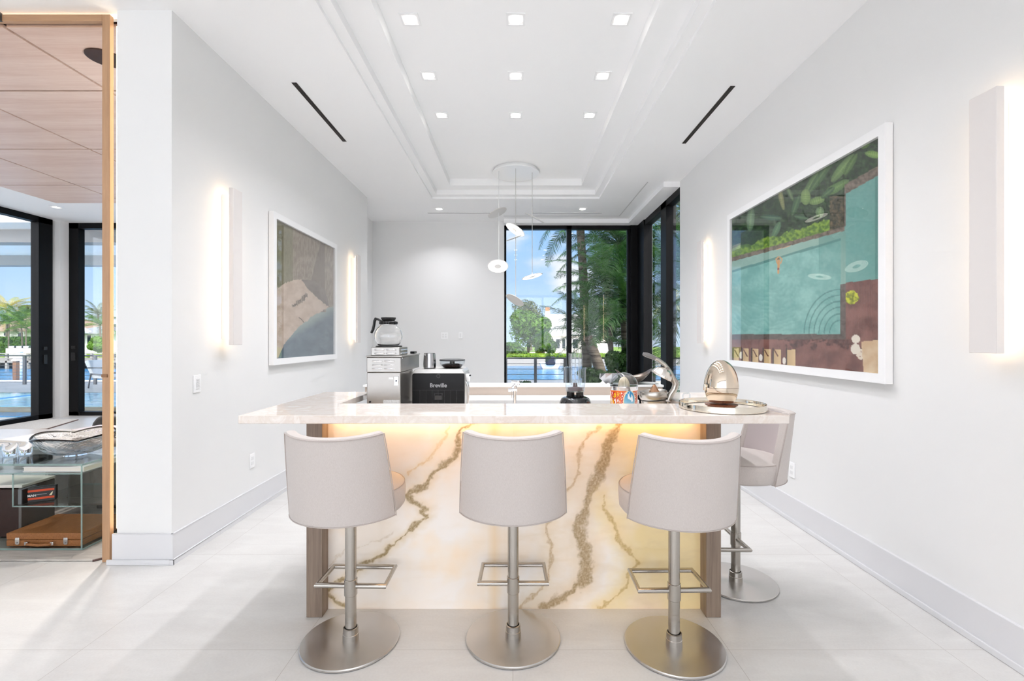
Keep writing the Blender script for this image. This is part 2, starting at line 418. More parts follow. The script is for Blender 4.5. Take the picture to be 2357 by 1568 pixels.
# baseboards: flat board, small shoe
base_m = pbr('baseboard paint', '#dcdcde', .4)
def base(name, segs):
    mb = MB()
    for b in segs: mb.box(*b)
    struct(name, mb, base_m, bevel=.003, seg=1)
base('baseboard_left', [(XL, XL + .018, 2.952, 6.87, 0, .19), (XL, XL + .03, 2.94, 6.87, 0, .032),
                        (-2.52, XL + .018, 2.952, 2.97, 0, .19), (-2.545, XL + .03, 2.94, 2.952, 0, .032)])
base('baseboard_right', [(XR - .018, XR, YN, 6.18, 0, .19), (XR - .03, XR - .018, YN, 6.18, 0, .032)])
base('baseboard_back', [(-2.5, -.2, YB - .018, YB, 0, .19)])

# ---------------------------------------------------------------- glazing
def window(name, rects, panes, extra=None, handles=()):
    fr = MB()
    for b in rects: fr.box(*b)
    o = struct(name, fr, M['black'])
    for q in panes:
        obj('pane', MB().box(*q), M['glass'], o)
    for h in handles: obj('window_handle', MB().box(*h), M['dark'], o, bevel=.004)
    return o
zt = 3.40
window('window_1', [(-.2, XR, YB, YB + .12, zt - .06, zt), (-.2, -.165, YB, YB + .12, 0, zt), (.895, .975, YB, YB + .12, 0, zt), (2.0, XR + .02, YB - .02, YB + .12, 0, zt), (-.2, XR, YB, YB + .12, 0, .06),
                    (1.955, 2.0, YB + .03, YB + .1, 0, zt)],
       [(-.165, .895, YB + .05, YB + .058, .06, zt - .06), (.975, 1.955, YB + .05, YB + .058, .06, zt - .06)])
window('window_2', [(XR, XR + .12, 6.18, YB, zt - .09, zt), (XR, XR + .12, 6.18, YB, 0, .06), (XR, XR + .14, 6.75, 7.0, 0, zt), (XR - .02, XR + .12, 7.86, YB + .02, 0, zt), (XR + .3, XR + .34, 6.1, 6.2, 0, zt)],
       [(XR + .05, XR + .058, 7.0, 7.86, .06, zt - .09), (XR + .05, XR + .058, 6.18, 6.75, .06, zt - .09)])
# living wing: corner of sliding glass doors
ZT = 3.57
window('window_3', [(-8.28, -2.6, 8.77, 8.9, ZT - .1, ZT), (-8.28, -2.6, 8.77, 8.9, 0, .07), (-8.28, -8.1, 8.77, 8.9, 0, ZT), (-5.2, -5.0, 8.77, 8.9, 0, ZT), (-2.8, -2.6, 8.77, 8.9, 0, ZT)],
       [(-8.1, -5.2, 8.83, 8.838, .07, ZT - .1), (-5.0, -2.8, 8.83, 8.838, .07, ZT - .1)],
       handles=[(-8.22, -8.15, 8.755, 8.77, 1.02, 1.17), (-8.22, -8.15, 8.755, 8.77, 1.24, 1.29)])
window('window_4', [(-8.5, -8.36, 3.1, 8.55, ZT - .1, ZT), (-8.5, -8.36, 3.1, 8.55, 0, .08), (-8.5, -8.36, 8.3, 8.55, 0, ZT), (-8.5, -8.36, 3.0, 3.2, 0, ZT)],
       [(-8.43, -8.422, 3.2, 8.3, .08, ZT - .1)],
       handles=[(-8.36, -8.345, 8.38, 8.44, .97, 1.14), (-8.36, -8.345, 8.38, 8.44, 1.22, 1.28)])
s1('column', (-8.5, -8.27, 8.6, 8.765, 0, ZT), M['trim'])
# glazed front behind the photographer
window('window_5', [(-8.45, 2.44, YN - .1, YN, 3.37, H0), (-8.45, 2.44, YN - .1, YN, 0, .06)] + [(x, x + .08, YN - .1, YN, 0, H0) for x in (-8.4, -5.2, -2.0, 1.2, 2.36)],
       [(a, b, YN - .06, YN - .052, .06, 3.37) for a, b in ((-8.32, -5.2), (-5.12, -2.0), (-1.92, 1.2), (1.28, 2.36))])

# dropped wooden ceiling in the living wing
wc = MB()
xs = [-6.95, -5.86, -4.62, -3.38, -2.62]; ys = [3.12, 3.93, 5.13, 6.32, 7.16]
g = .012
for i in range(4):
    for j in range(4):
        wc.box(xs[i] + g, xs[i + 1] - g, ys[j] + g, ys[j + 1] - g, 3.468, 3.50)
wcl = struct('ceiling_wood', wc, M['woodceil'])
obj('backing', MB().box(-6.95, -2.62, 3.12, 7.16, 3.49, 3.54), M['joint'], wcl)
sp_ = thing('ceiling_speaker', 'round bronze speaker grille set in the wooden ceiling', 'speaker', P(246, 133, 3.47))
sp_['category'] = 'speaker'
cpt = Vector((-3.0, 3.47, 3.463)); sp_.location = cpt; ORI[sp_.name] = cpt
obj('grille', MB().cyl(cpt, .115, .006, 40), pbr('bronze grille', '#7c6656', .5, metal=.4), sp_)
obj('rim', MB().lathe([(.115, -.002), (.122, -.002), (.122, .006), (.115, .006)], cpt, 40), pbr('bronze rim', '#3a2318', .5), sp_)

# wooden portal frame with the light behind it
t = thing('wooden_portal_frame', 'amber wood portal frame glowing at its edge, left of the white wall', 'door frame', (-2.57, 2.99, 0))
obj('jamb', MB().box(-2.605, -2.556, 2.982, 3.012, 0, 3.452), M['oak'], t, bevel=.002)
obj('header', MB().box(-8.4, -2.605, 2.982, 3.012, 3.41, 3.452), M['oak_h'], t, bevel=.002)
obj('bracket', MB().box(-3.36, -3.235, 2.97, 2.985, 3.405, 3.458), pbr('grey bracket', '#5d6266', .4, metal=.6), t)
obj('finger_pull', MB().box(-2.606, -2.57, 2.978, 2.984, 1.165, 1.185), pbr('brown pull', '#8d6748', .5), t)
t2 = thing('light_strip', 'warm light strip hidden in the gap beside the portal frame', 'light strip', (-2.53, 3.0, 0))
obj('vertical_strip', MB().box(-2.545, -2.505, 3.018, 3.026, .2, 3.40), M['ledwhite'], t2)
obj('header_strip', MB().box(-8.3, -2.52, 3.02, 3.028, 3.455, 3.469), M['ledwhite'], t2)

# ---------------------------------------------------------------- ceiling fittings
def downlight(x, y, z, label, group, s=.066, first=[None]):
    if first[0] is None:
        o = thing('downlight', label, 'ceiling light', (x, y, z), group)
        mb = MB()
        mb.box(x - s, x + s, y - s, y - s * .76, z - .006, z + .002); mb.box(x - s, x + s, y + s * .76, y + s, z - .006, z + .002)
        mb.box(x - s, x - s * .76, y - s * .76, y + s * .76, z - .006, z + .002); mb.box(x + s * .76, x + s, y - s * .76, y + s * .76, z - .006, z + .002)
        obj('frame', mb, M['trim'], o)
        mb = MB().add([(x - s * .76, y - s * .76, z - .002), (x + s * .76, y - s * .76, z - .002), (x + s * .76, y + s * .76, z - .002), (x - s * .76, y + s * .76, z - .002)], [(0, 3, 2, 1)])
        obj('reflector', mb, M['trim'], o)
        obj('lens', MB().cyl((x, y, z - .0055), s * .68, .003, 28), M['lamp'], o)
        first[0] = o
    else:
        o = copy_tree(first[0]); o.location = (x, y, z); tag(o, label, 'ceiling light', group)
    l = lamp('downlight_glow', 'AREA', (x, y, z - .012), 4.6 if y < 4.5 else 6, '#fbfaff', size=.085, spread=126)
    return o
rows = [(3.335, 'nearest'), (4.047, 'middle'), (4.757, 'farthest')]
cols = [(-.743, 'left'), (0, 'centre'), (.742, 'right')]
for y, rn in rows:
    for x, cn_ in cols:
        downlight(x, y, 3.661, 'square white downlight in the raised ceiling, %s of the %s row' % (cn_, rn), 'square downlights in the tray ceiling')
downlight(-1.206, 7.47, H0, 'small white downlight in the low ceiling left of the pendant lamp', 'downlights in front of the window')
downlight(1.055, 7.47, H0, 'small white downlight in the low ceiling above the window', 'downlights in front of the window')
downlight(-7.5, 7.73, 3.57, 'small white downlight in the white ceiling beyond the wooden panels', 'downlights')

# the same grid of downlights goes on above and behind the photographer
for y in (2.62, 1.91, 1.2, .49, -.22):
    for x, _ in cols: lamp('downlight_glow', 'AREA', (x, y, 3.648), 1.2, '#fbfaff', size=.085, spread=126)
for x, y in ((-3.0, 3.9), (-3.4, 4.9), (-4.2, 6.2)): lamp('wing_fill_lamp', 'AREA', (x, y, 3.462), 15, '#fff6ee', size=.09, spread=140)  # unseen lamps added behind the pier to brighten the dim wing
for x, y in ((-5.0, 7.9), (-3.2, 7.9)): lamp('wing_fill_lamp', 'AREA', (x, y, 3.562), 16, '#fff6ee', size=.09, spread=140)  # two more added fill lamps, out of view
def slot(x0, x1, y0, y1, label):
    t = thing('ceiling_vent', label, 'air vent', ((x0 + x1) / 2, (y0 + y1) / 2, H0))
    obj('throat', MB().box(x0, x1, y0, y1, H0 - .003, H0 + .004), M['slot'], t)
    w = min(x1 - x0, y1 - y0) * .12
    mb = MB()
    if x1 - x0 < y1 - y0:
        mb.box(x0 - .004, x0, y0, y1, H0 - .004, H0 + .001).box(x1, x1 + .004, y0, y1, H0 - .004, H0 + .001).box((x0 + x1) / 2 - w / 2, (x0 + x1) / 2 + w / 2, y0, y1, H0 - .005, H0)
    else:
        mb.box(x0, x1, y0 - .004, y0, H0 - .004, H0 + .001).box(x0, x1, y1, y1 + .004, H0 - .004, H0 + .001)
    obj('flange', mb, M['trim'] if x1 - x0 > y1 - y0 else pbr('slot vane', '#4a423d', .5), t)
slot(-1.797, -1.765, 3.805, 4.93, 'dark linear air slot in the ceiling above the left wall')
slot(1.752, 1.784, 3.857, 4.98, 'dark linear air slot in the ceiling above the right wall')
slot(-1.43, -.26, 7.69, 7.71, 'thin air slot in the low ceiling, left of the two before the window')
slot(.27, 1.40, 7.69, 7.71, 'thin air slot in the low ceiling, right of the two before the window')

# ---------------------------------------------------------------- sconces
def sconce(side, y0, y1, z0, z1, label):
    s = 1 if side == 'R' else -1
    wx = XR if s > 0 else XL
    xf = 2.05 * s; t_ = .034
    t = thing('wall_sconce', label, 'wall lamp', (wx, (y0 + y1) / 2, (z0 + z1) / 2), 'tall backlit wall sconces')
    xa, xb = sorted((xf, xf - 0 * s + t_ * s))
    obj('shade', MB().box(xa, xb, y0, y1, z0, z1), pbr('sconce plaster', '#e3dedb', .5), t, bevel=.002)
    xa, xb = sorted((xf + t_ * s, wx - .001 * s))
    m = (y0 + y1) / 2
    obj('back_plate', MB().box(xa, xb, m - .022, m + .022, z0 + .04, z1 - .04), M['trim'], t)
    a, b = sorted((xf + (t_ + .004) * s, xf + (t_ + .012) * s))
    for yy in (m - .03, m + .026):
        obj('led_strip', MB().box(a, b, yy, yy + .004, z0 + .02, z1 - .02), M['led'], t)
    for zz in (z0 + .012, z1 - .016):
        obj('end_strip', MB().box(a, b, m - .02, m + .02, zz, zz + .004), M['led'], t)
sconce('L', 3.44, 3.552, 1.365, 2.508, 'tall white backlit wall lamp on the left wall, nearer one by the switch')
sconce('L', 6.155, 6.267, 1.365, 2.512, 'tall white backlit wall lamp on the left wall, beyond the beach picture')
sconce('R', 2.019, 2.142, 1.343, 2.485, 'tall white backlit wall lamp at the right edge, nearest of all')
sconce('R', 5.24, 5.36, 1.365, 2.507, 'tall white backlit wall lamp on the right wall, between pool picture and window')

# ---------------------------------------------------------------- switches and outlets
def plate(axis, s, y, z, label, kind, w=.072, h=.118):
    """axis X: on a side wall; axis Y: on the back wall at x=y"""
    if axis == 'X':
        wx = XR if s > 0 else XL
        def bx(a0, a1, b0, b1, d0, d1):
            p, q = sorted((wx - s * d0, wx - s * d1)); return MB().box(p, q, y + a0, y + a1, z + b0, z + b1)
        at = (wx, y, z)
    else:
        def bx(a0, a1, b0, b1, d0, d1): return MB().box(y + a0, y + a1, YB - d1, YB - d0, z + b0, z + b1)
        at = (y, YB, z)
    t = thing(kind, label, 'switch' if 'switch' in kind else 'outlet', at)
    obj('cover_plate', bx(-w / 2, w / 2, -h / 2, h / 2, 0, .008), M['plate'], t, bevel=.003)
    if 'switch' in kind:
        for k in range(5): obj('button', bx(-.014, .014, -.034 + k * .0145, -.024 + k * .0145, .007, .012), pbr('button', '#e2e2e2', .4), t)
    else:
        n = 2 if w > .1 else 1
        for q in range(n):
            ox = 0 if n == 1 else (-.023, .023)[q]
            for k in (-.02, .02):
                obj('socket', bx(ox - .015, ox + .015, k - .013, k + .013, .007, .010), pbr('socket', '#e6e6e6', .4), t)
plate('X', -1, 3.20, 1.105, 'white five-button light switch on the left wall', 'wall_switch')
plate('X', -1, 3.868, .415, 'white power outlet low on the left wall, left of the bar stools', 'wall_outlet')
plate('X', 1, 3.668, .395, 'white power outlet low on the right wall behind the side stool', 'wall_outlet')
plate('Y', 0, (1023 - CX) * YB / F, 1.4 + (783 - 773) * YB / F, 'white double outlet plate on the back wall left of the window', 'wall_outlet', .12, .115)
plate('Y', 0, (1060 - CX) * YB / F, 1.4 + (783 - 772) * YB / F, 'white single switch plate on the back wall nearest the window', 'wall_switch', .07, .115)
# ---------------------------------------------------------------- the bar
ZB = 1.067; TB = .036; Y0, Y1 = 2.086, 2.486
XA, XB, XI, XJ = -1.223, 1.207, -.928, .875
bar = thing('breakfast_bar', 'U-shaped bar with glowing onyx front and pale quartzite top', 'bar counter', (0, 2.4, 0))
mb = MB(); poly = [(XA, Y0), (XB, Y0), (XB, 3.02), (XJ, 3.02), (XJ, Y1), (XI, Y1), (XI, 3.05), (XA, 3.05)]
mb.prism(poly, ZB - TB, ZB)
obj('countertop', mb, M['quartz'], bar, bevel=.0025)
obj('sub_top', MB().box(-1.055, 1.036, 2.392, 2.48, ZB - TB - .014, ZB - TB), M['walnut'], bar)
for x0, x1 in ((-1.056, -.976), (.961, 1.036)):
    obj('end_panel', MB().box(x0, x1, 2.388, 2.50, 0, ZB - TB), M['walnut'], bar, bevel=.002)
# rear cabinet under the lower worktop
cab = thing('base_cabinet', 'low grey cabinet with white worktop behind the raised bar', 'cabinet', (0, 3.0, 0))
obj('carcass', MB().box(-.97, .955, 2.52, 3.40, 0, .884), M['greycab'], cab)
obj('worktop', MB().box(-.972, .957, 2.51, 3.42, .884, .914), M['white'], cab, bevel=.002)

# onyx front: the stone's own veins and honey zones
V1 = [(1105, 962), (1060, 1000), (1045, 1055), (1010, 1082), (975, 1110), (940, 1140), (962, 1158), (985, 1172), (968, 1180), (988, 1192), (960, 1212), (925, 1240), (885, 1272), (850, 1300), (820, 1318), (780, 1340), (756, 1362), (775, 1378), (795, 1398)]
V2 = [(1425, 975), (1410, 1010), (1395, 1060), (1370, 1110), (1352, 1140), (1350, 1180), (1335, 1210), (1335, 1250), (1345, 1275), (1350, 1310), (1345, 1340), (1320, 1365), (1285, 1385), (1245, 1404)]
V3 = [(1375, 978), (1345, 1020), (1338, 1060), (1330, 1085), (1300, 1130), (1275, 1170), (1258, 1205), (1268, 1240), (1260, 1290), (1262, 1330), (1240, 1360), (1195, 1402)]
V4 = [(1385, 1140), (1405, 1200), (1425, 1240), (1450, 1275), (1465, 1290), (1452, 1345), (1420, 1370), (1380, 1402)]
V5 = [(1040, 985), (1010, 1030), (975, 1065), (940, 1090)]
V6 = [(760, 1300), (800, 1270), (860, 1245), (900, 1225)]
def onyx_col(p):
    x = CX + p[0] * F / 2.465; y = CY + (EYE - p[2]) * F / 2.465
    wx = nz(x, y, 1, .012) * 22 + nz(x, y, 2, .06) * 7; wy = nz(x, y, 5, .012) * 22 + nz(x, y, 6, .06) * 7
    X, Y = x + wx * .6, y + wy * .6
    base = hx('f1e4d6')
    cool = nz(x, y, 9, .004)
    base = mixc(base, hx('eee8e2'), .5 + cool)
    # honey region on the right and warm drifts
    hon = max(0, min(1, (X - 1365) / 130 + nz(x, y, 3, .008) * .5))
    base = mixc(base, hx('efd597'), hon * .8)
    warm = max(0, nz(x, y, 14, .006) + .05)
    base = mixc(base, hx('f3dcc0'), warm * 1.1)
    st = max(0, 1 - abs(x - 1138) / 18) * .5
    base = mixc(base, hx('e9c695'), st)
    # streaks fanning from veins
    fan = max(0, nz(x * .3 + y * .12, y, 21, .05)) * .25
    def vein(pts, wd, halo, col, hcol, k=1):
        nonlocal base
        d = poly_d(X, Y, pts)
        wv = wd * (1 + 1.1 * nz(x, y, 31, .018))
        base = mixc(base, hcol, k * .65 * max(0, 1 - d / halo) ** 1.6)
        if d < wv * 1.6:
            g = nz(x, y, 41, .25) * .5
            base = mixc(base, col, k * max(0, min(1, (1 - d / (wv * 1.6)) * 1.8)) * (.72 + g))
    vein(V2, 8.5, 60, hx('9b835f'), hx('cfb795')); vein(V3, 3.5, 46, hx('b99c74'), hx('dcc6a4'), .8)
    vein(V1, 3.8, 24, hx('957e56'), hx('d9c29c')); vein(V4, 2.6, 40, hx('b59358'), hx('e2c27a'), .7)
    vein(V5, 2.4, 22, hx('d8b784'), hx('ecd5b0'), .6); vein(V6, 2.4, 26, hx('cbb8a0'), hx('e0d6c8'), .5)
    base = mixc(base, hx('d4bb94'), fan * (1 if x > 1180 else .3))
    return base
on = paint_grid('stone_front', 460, 240, lambda u, v: (-.976 + u * 1.937, 2.465, v * 1.03), onyx_col, attr_mat('honey onyx', .08, spec=.6), bar)
# the sheet gets its stone thickness
sol = on.modifiers.new('solid', 'SOLIDIFY'); sol.thickness = .02; sol.offset = 1 if False else -1
tag(on, 'backlit honey onyx slab with brown veins')
led = thing('counter_light', 'warm light strip under the front edge of the bar top', 'light strip', (0, 2.42, 1.02))
obj('light_strip', MB().box(-.95, .93, 2.425, 2.440, ZB - TB - .019, ZB - TB - .0145), M['ledbar'], led)
l_ = lamp('counter_glow', 'AREA', (-.01, 2.43, ZB - TB - .024), 1.1, '#ffd29a', size=1.86, size_y=.02, rot=(R(14), 0, 0))
# light box behind the translucent slab: what comes through it
mo = on.active_material; ntm = mo.node_tree
bs = [n for n in ntm.nodes if n.type == 'BSDF_PRINCIPLED'][0]; vc = [n for n in ntm.nodes if n.type == 'VERTEX_COLOR'][0]
L(ntm, vc.outputs[0], bs.inputs['Emission Color']); bs.inputs['Emission Strength'].default_value = .09

# low sideboard behind the bar
sb = thing('sideboard', 'taupe sideboard with a raised white ledge behind the bar', 'sideboard', (0, 4.1, 0))
obj('ledge', MB().box(-1.345, 1.305, 4.17, 4.385, .985, 1.004), M['white'], sb, bevel=.002)
obj('riser', MB().box(-1.33, 1.297, 4.18, 4.375, .914, .985), M['taupe'], sb)
obj('worktop', MB().box(-1.0, 1.0, 3.83, 4.375, .884, .914), M['white'], sb, bevel=.002)
obj('cabinet', MB().box(-.99, .99, 3.85, 4.375, .0, .884), M['greycab'], sb)

# ---------------------------------------------------------------- bar stools
def make_stool():
    t = thing('bar_stool', 'pale linen swivel bar stool with round steel base', 'bar stool', (0, 0, 0), 'linen bar stools round the bar')
    obj('base', MB().lathe([(.0, 0), (.215, 0), (.2215, .003), (.2215, .009), (.218, .0125), (.0, .0125)], (0, 0, 0), 96, capb=False, capt=False), M['disc_steel'], t, smooth=25)
    obj('base_collar', MB().lathe([(.0365, .0125), (.0365, .036), (.034, .038), (.034, .064), (.029, .066)], (0, 0, 0), 40, capt=False), M['steel'], t, smooth=25)
    obj('pole', MB().lathe([(.0255, .03), (.0255, .40), (.0255, .62)], (0, 0, 0), 36), M['steel'], t, smooth=30)
    obj('sliding_collar', MB().lathe([(.0275, .214), (.0295, .216), (.0295, .288), (.0275, .29)], (0, 0, 0), 36), M['steel'], t, smooth=30)
    z = .256
    fr = [(-.16, 0, z), (-.155, .185, z), (.155, .185, z), (.16, 0, z)]
    obj('footrest', MB().tube(fr, .0115, 14, closed=True), M['steel'], t, smooth=40)
    # seat
    prof = [(.0, .622), (.19, .620), (.235, .626), (.246, .64), (.25, .70), (.248, .725), (.240, .735), (.20, .742), (.10, .748), (.0, .750)]
    obj('seat', MB().lathe(prof, (0, 0, 0), 72, capb=False, capt=False), M['fabric'], t, smooth=50)
    ring = [(.2455 * math.cos(a), .2455 * math.sin(a), .732) for a in [2 * math.pi * i / 72 for i in range(72)]]
    ps = obj('seat_piping', MB().tube(ring, .0024, 6, closed=True), M['piping'], t)
    # curved back, tapering and leaning away
    na, nzz = 36, 12; Ro, Ri = .258, .212
    z0, z1 = .622, 1.004
    def pt(u, tt, r):
        A = R(68 - 12 * tt ** 1.2); a = -math.pi / 2 + A * (2 * u - 1)
        sh = -.045 * tt
        dip = -.012 * (1 - abs(2 * u - 1) ** 2) * tt
        return Vector((r * math.cos(a), r * math.sin(a) + sh, z0 + (z1 - z0) * tt + dip))
    mbk = MB(); loops = []
    for i in range(na + 1):
        u = i / na; lp = []
        # rounding of the side edges
        for k in range(nzz + 1): lp.append(pt(u, k / nzz, Ro))
        for k in range(1, 5):
            a = math.pi * k / 5; r = (Ro + Ri) / 2 + (Ro - Ri) / 2 * math.cos(a); q = pt(u, 1, r); q.z += math.sin(a) * .010; lp.append(q)
        for k in range(nzz, -1, -1): lp.append(pt(u, k / nzz, Ri))
        loops.append(lp)
    n = len(loops[0]); vs = [v for lp in loops for v in lp]; fs = []
    for i in range(na):
        for j in range(n - 1): fs.append((i * n + j, i * n + j + 1, (i + 1) * n + j + 1, (i + 1) * n + j))
        fs.append((i * n + n - 1, i * n, (i + 1) * n, (i + 1) * n + n - 1))
    fs.append(tuple(range(n))); fs.append(tuple(reversed(range(na * n, na * n + n))))
    mbk.add(vs, [tuple(reversed(f)) for f in fs], True)
    bk = obj('backrest', mbk, M['fabric'], t, bevel=.008, seg=3)
    # inner face of smoother cloth and piping round the rim
    mi = MB(); vs = []; ni = 24
    for i in range(ni + 1):
        for k in range(9): vs.append(pt(.06 + .88 * i / ni, .2 + .78 * k / 8, Ri - .004))
    mi.add(vs, [(i * 9 + k, (i + 1) * 9 + k, (i + 1) * 9 + k + 1, i * 9 + k + 1) for i in range(ni) for k in range(8)], True)
    io = obj('inner_lining', mi, M['leather'], bk)
    rim = [pt(0, k / 10, Ro + .001) for k in range(11)] + [pt(i / 30, 1, Ro + .001) for i in range(1, 30)] + [pt(1, 1 - k / 10, Ro + .001) for k in range(11)]
    obj('piping', MB().tube(rim, .0022, 6), M['piping'], bk)
    bot = [pt(i / 30, .01, Ro + .001) for i in range(31)]
    obj('piping', MB().tube(bot, .0022, 6), M['piping'], bk)
    return t
st0 = make_stool()
spots = [(-.768, 2.206, -1.5, 'pale linen bar stool at the left end of the onyx bar front'),
         (-.012, 2.227, 0, 'pale linen bar stool in the middle of the onyx bar front'),
         (.724, 2.166, 1, 'pale linen bar stool in front of the onyx, rightmost of the front row'),
         (1.273, 2.74, 90, 'pale linen bar stool at the right side of the bar, facing left')]
for i, (x, y, a, lb) in enumerate(spots):
    o = st0 if i == 0 else copy_tree(st0)
    o.location = (x, y, 0); o.rotation_euler = (0, 0, R(a)); tag(o, lb)

# ---------------------------------------------------------------- tray and egg
tc_ = Vector((1.0, 2.300, ZB))
t = thing('serving_tray', 'round pale gold mirrored tray on the right end of the bar top', 'tray', tc_)
obj('rim', MB().lathe([(.194, 0), (.197, .003), (.197, .027), (.1955, .031), (.193, .031), (.1915, .028), (.1915, .006)], tc_, 80, capb=True, capt=False), M['gold'], t, smooth=30)
obj('inlay', MB().lathe([(.0, .004), (.1915, .004)], tc_, 80, capb=False, capt=False), pbr('cream inlay', '#f1e8dc', .12, coat=.4), t)
th = [(.197 * math.cos(R(a)), .197 * math.sin(R(a))) for a in (55, 125)]
for (hx_, hy_) in th:
    c = tc_ + Vector((hx_, hy_, .028))
    tg = Vector((-hy_, hx_, 0)).normalized() * .03
    obj('handle', MB().tube([c - tg, c - tg + Vector((0, 0, .02)), c - tg * .6 + Vector((0, 0, .028)), c + tg * .6 + Vector((0, 0, .028)), c + tg + Vector((0, 0, .02)), c + tg], .004, 8), M['clearplastic'], t)
ec = tc_ + Vector((-.006, -.01, .005))
t = thing('egg_sculpture', 'mirror-polished champagne egg standing in the round tray', 'sculpture', ec)
obj('cradle', MB().lathe([(.0, 0), (.058, 0), (.062, .004), (.062, .008), (.073, .014), (.075, .019), (.06, .021), (.0, .021)], ec, 60, capb=False, capt=False), M['cradle'], t, smooth=30)
pr = []
for k in range(41):
    z = .028 + (.2315 - .028) * (1 - (1 - k / 40) ** 1.7); q_ = (z - .108) / (.1235 if z > .108 else .112)
    r = .0785 * math.sqrt(max(0, 1 - q_ * q_)) * (1 - .07 * max(0, q_) * (1 - max(0, q_)) * 1.5)
    pr.append((r, z))
obj('shell', MB().lathe(pr, ec, 96, capt=False), M['egg'], t, smooth=60)
obj('seam', MB().lathe([(.0786, .099), (.0789, .1), (.0786, .101)], ec, 96, capb=False, capt=False), pbr('seam', '#8d8074', .3, metal=1), t)
obj('latch', MB().box(ec.x - .086, ec.x - .077, ec.y - .012, ec.y + .004, ec.z + .085, ec.z + .115), M['gold'], t, bevel=.003)

# ---------------------------------------------------------------- coffee brewer with carafe
def louvre(mb, x, z, y, w, h):
    """a pressed vent: half-round hood proud of the sheet"""
    n = 8; vs = []; m = 6
    for i in range(m + 1):
        a = math.pi * i / m
        for u, k in ((0, .0), (.08, 1), (.92, 1), (1, .0)):
            vs.append((x + u * w, y - .006 * math.sin(a) * k, z + h * .5 * (1 - math.cos(a)) * (1 if k else .6) + (0 if k else .2 * h)))
    fs = [(i * 4 + j, i * 4 + j + 1, (i + 1) * 4 + j + 1, (i + 1) * 4 + j) for i in range(m) for j in range(3)]
    mb.add(vs, fs, True)
st2 = pbr('satin steel sheet', '#a3a09c', .34, metal=1, aniso=.4, bump=.03, bscale=40, bstretch=(1, 1, 30))
zz = .914
t = thing('coffee_brewer', 'tall stainless steel coffee brewer at the left end of the lower counter', 'coffee machine', (-.77, 2.9, zz))
bx0, bx1 = -.866, -.666
yb = 2.75
obj('lower_body', MB().box(bx0, bx1 - .004, yb + .004, 3.08, zz, 1.212), st2, t, bevel=.004)
ub = obj('upper_body', MB().box(bx0, bx1, yb, 3.27, 1.212, 1.300), st2, t, bevel=.004)
obj('lid', MB().box(bx0 - .004, bx1 + .006, yb - .004, 3.274, 1.300, 1.309), st2, t, bevel=.003)
mb = MB()
for r_ in range(3):
    for c_ in range(2): louvre(mb, bx0 + .032 + c_ * .07, 1.229 + r_ * .022, yb - .0005, .062, .008)
obj('vent_louvres', mb, M['chrome'], ub)
tp = obj('warmer_box', MB().box(-.843, -.676, 2.76, 2.96, 1.309, 1.358), st2, t, bevel=.003)
mb = MB()
for r_ in range(2):
    for c_ in range(2): louvre(mb, -.823 + c_ * .068, 1.317 + r_ * .021, 2.7595, .058, .010)
obj('vent_louvres', mb, M['chrome'], tp)
for k in range(4): obj('side_louvre', MB().tube([(-.6755, 2.80 + (k % 2) * .08, 1.322 + (k // 2) * .02), (-.6755, 2.85 + (k % 2) * .08, 1.322 + (k // 2) * .02)], .004, 8), M['chrome'], tp)
obj('hot_plate', MB().lathe([(.0, 0), (.078, 0), (.078, .007), (.07, .009), (.0, .009)], (-.765, 2.86, 1.358), 40, capb=False, capt=False), M['dark'], t)
lk = obj('lock_plate', MB().box(-.708, -.680, yb + .0, yb + .005, 1.135, 1.19), M['chrome'], t, bevel=.003)
obj('keyhole', MB().box(-.698, -.69, yb - .003, yb + .001, 1.158, 1.168), M['dark'], lk)
obj('badge', MB().box(-.738, -.712, yb + .002, yb + .005, 1.172, 1.182), M['plate'], t)
obj('rating_label', MB().box(-.77, -.675, yb + .002, yb + .0055, 1.00, 1.052), pbr('rating label', '#d2d2d0', .5, var='#8a8a8a', vscale=(300, 1, 90), vamt=.6), t)
obj('drain_plug', MB().tube([(-.846, yb + .005, 1.041), (-.846, yb - .003, 1.041)], .006, 14), M['dark'], t)
obj('rear_switch', MB().box(-.70, -.672, 3.14, 3.22, 1.309, 1.325), M['dark'], t, bevel=.003)
obj('side_screw', MB().tube([(-.661, 2.765, 1.295), (-.658, 2.765, 1.295)], .006, 10), M['chrome'], ub)
# carafe
cc = Vector((-.768, 2.86, 1.368))
t = thing('coffee_carafe', 'round glass coffee carafe with black handle standing on the steel brewer', 'coffee pot', cc)
gp = [(.0, .0), (.058, .0), (.068, .008), (.080, .032), (.084, .055), (.080, .080), (.068, .102), (.052, .117), (.046, .124)]
gi = [(.0435, .124), (.0495, .116), (.0655, .101), (.0775, .080), (.0815, .055), (.0775, .033), (.066, .010), (.056, .003), (.0, .003)]
obj('glass_body', MB().lathe(gp + gi, cc, 56, capb=False, capt=False), M['bottleglass'], t, smooth=60)
obj('steel_band', MB().lathe([(.0465, .121), (.048, .122), (.048, .126), (.0465, .127)], cc, 48), M['chrome'], t)
mb = MB().lathe([(.046, .126), (.052, .128), (.052, .142), (.046, .145)], cc, 48)
for k in range(24):
    a = 2 * math.pi * k / 24; mb.box(-.0025, .0025, .051, .0545, .128, .143, Matrix.Translation(cc) @ Matrix.Rotation(a, 4, 'Z'))
obj('collar', mb, M['dark'], t)
mb = MB(); mb.lathe([(.030, .144), (.034, .148), (.040, .160), (.041, .168), (.030, .165), (.0, .163)], cc, 36, sx=1.08, capt=False)
obj('lid', mb, M['dark'], t, smooth=50)
hp = [cc + Vector(v) for v in ((-.040, 0, .142), (-.062, 0, .158), (-.078, 0, .160), (-.084, 0, .148), (-.088, 0, .12), (-.094, 0, .095), (-.104, 0, .075))]
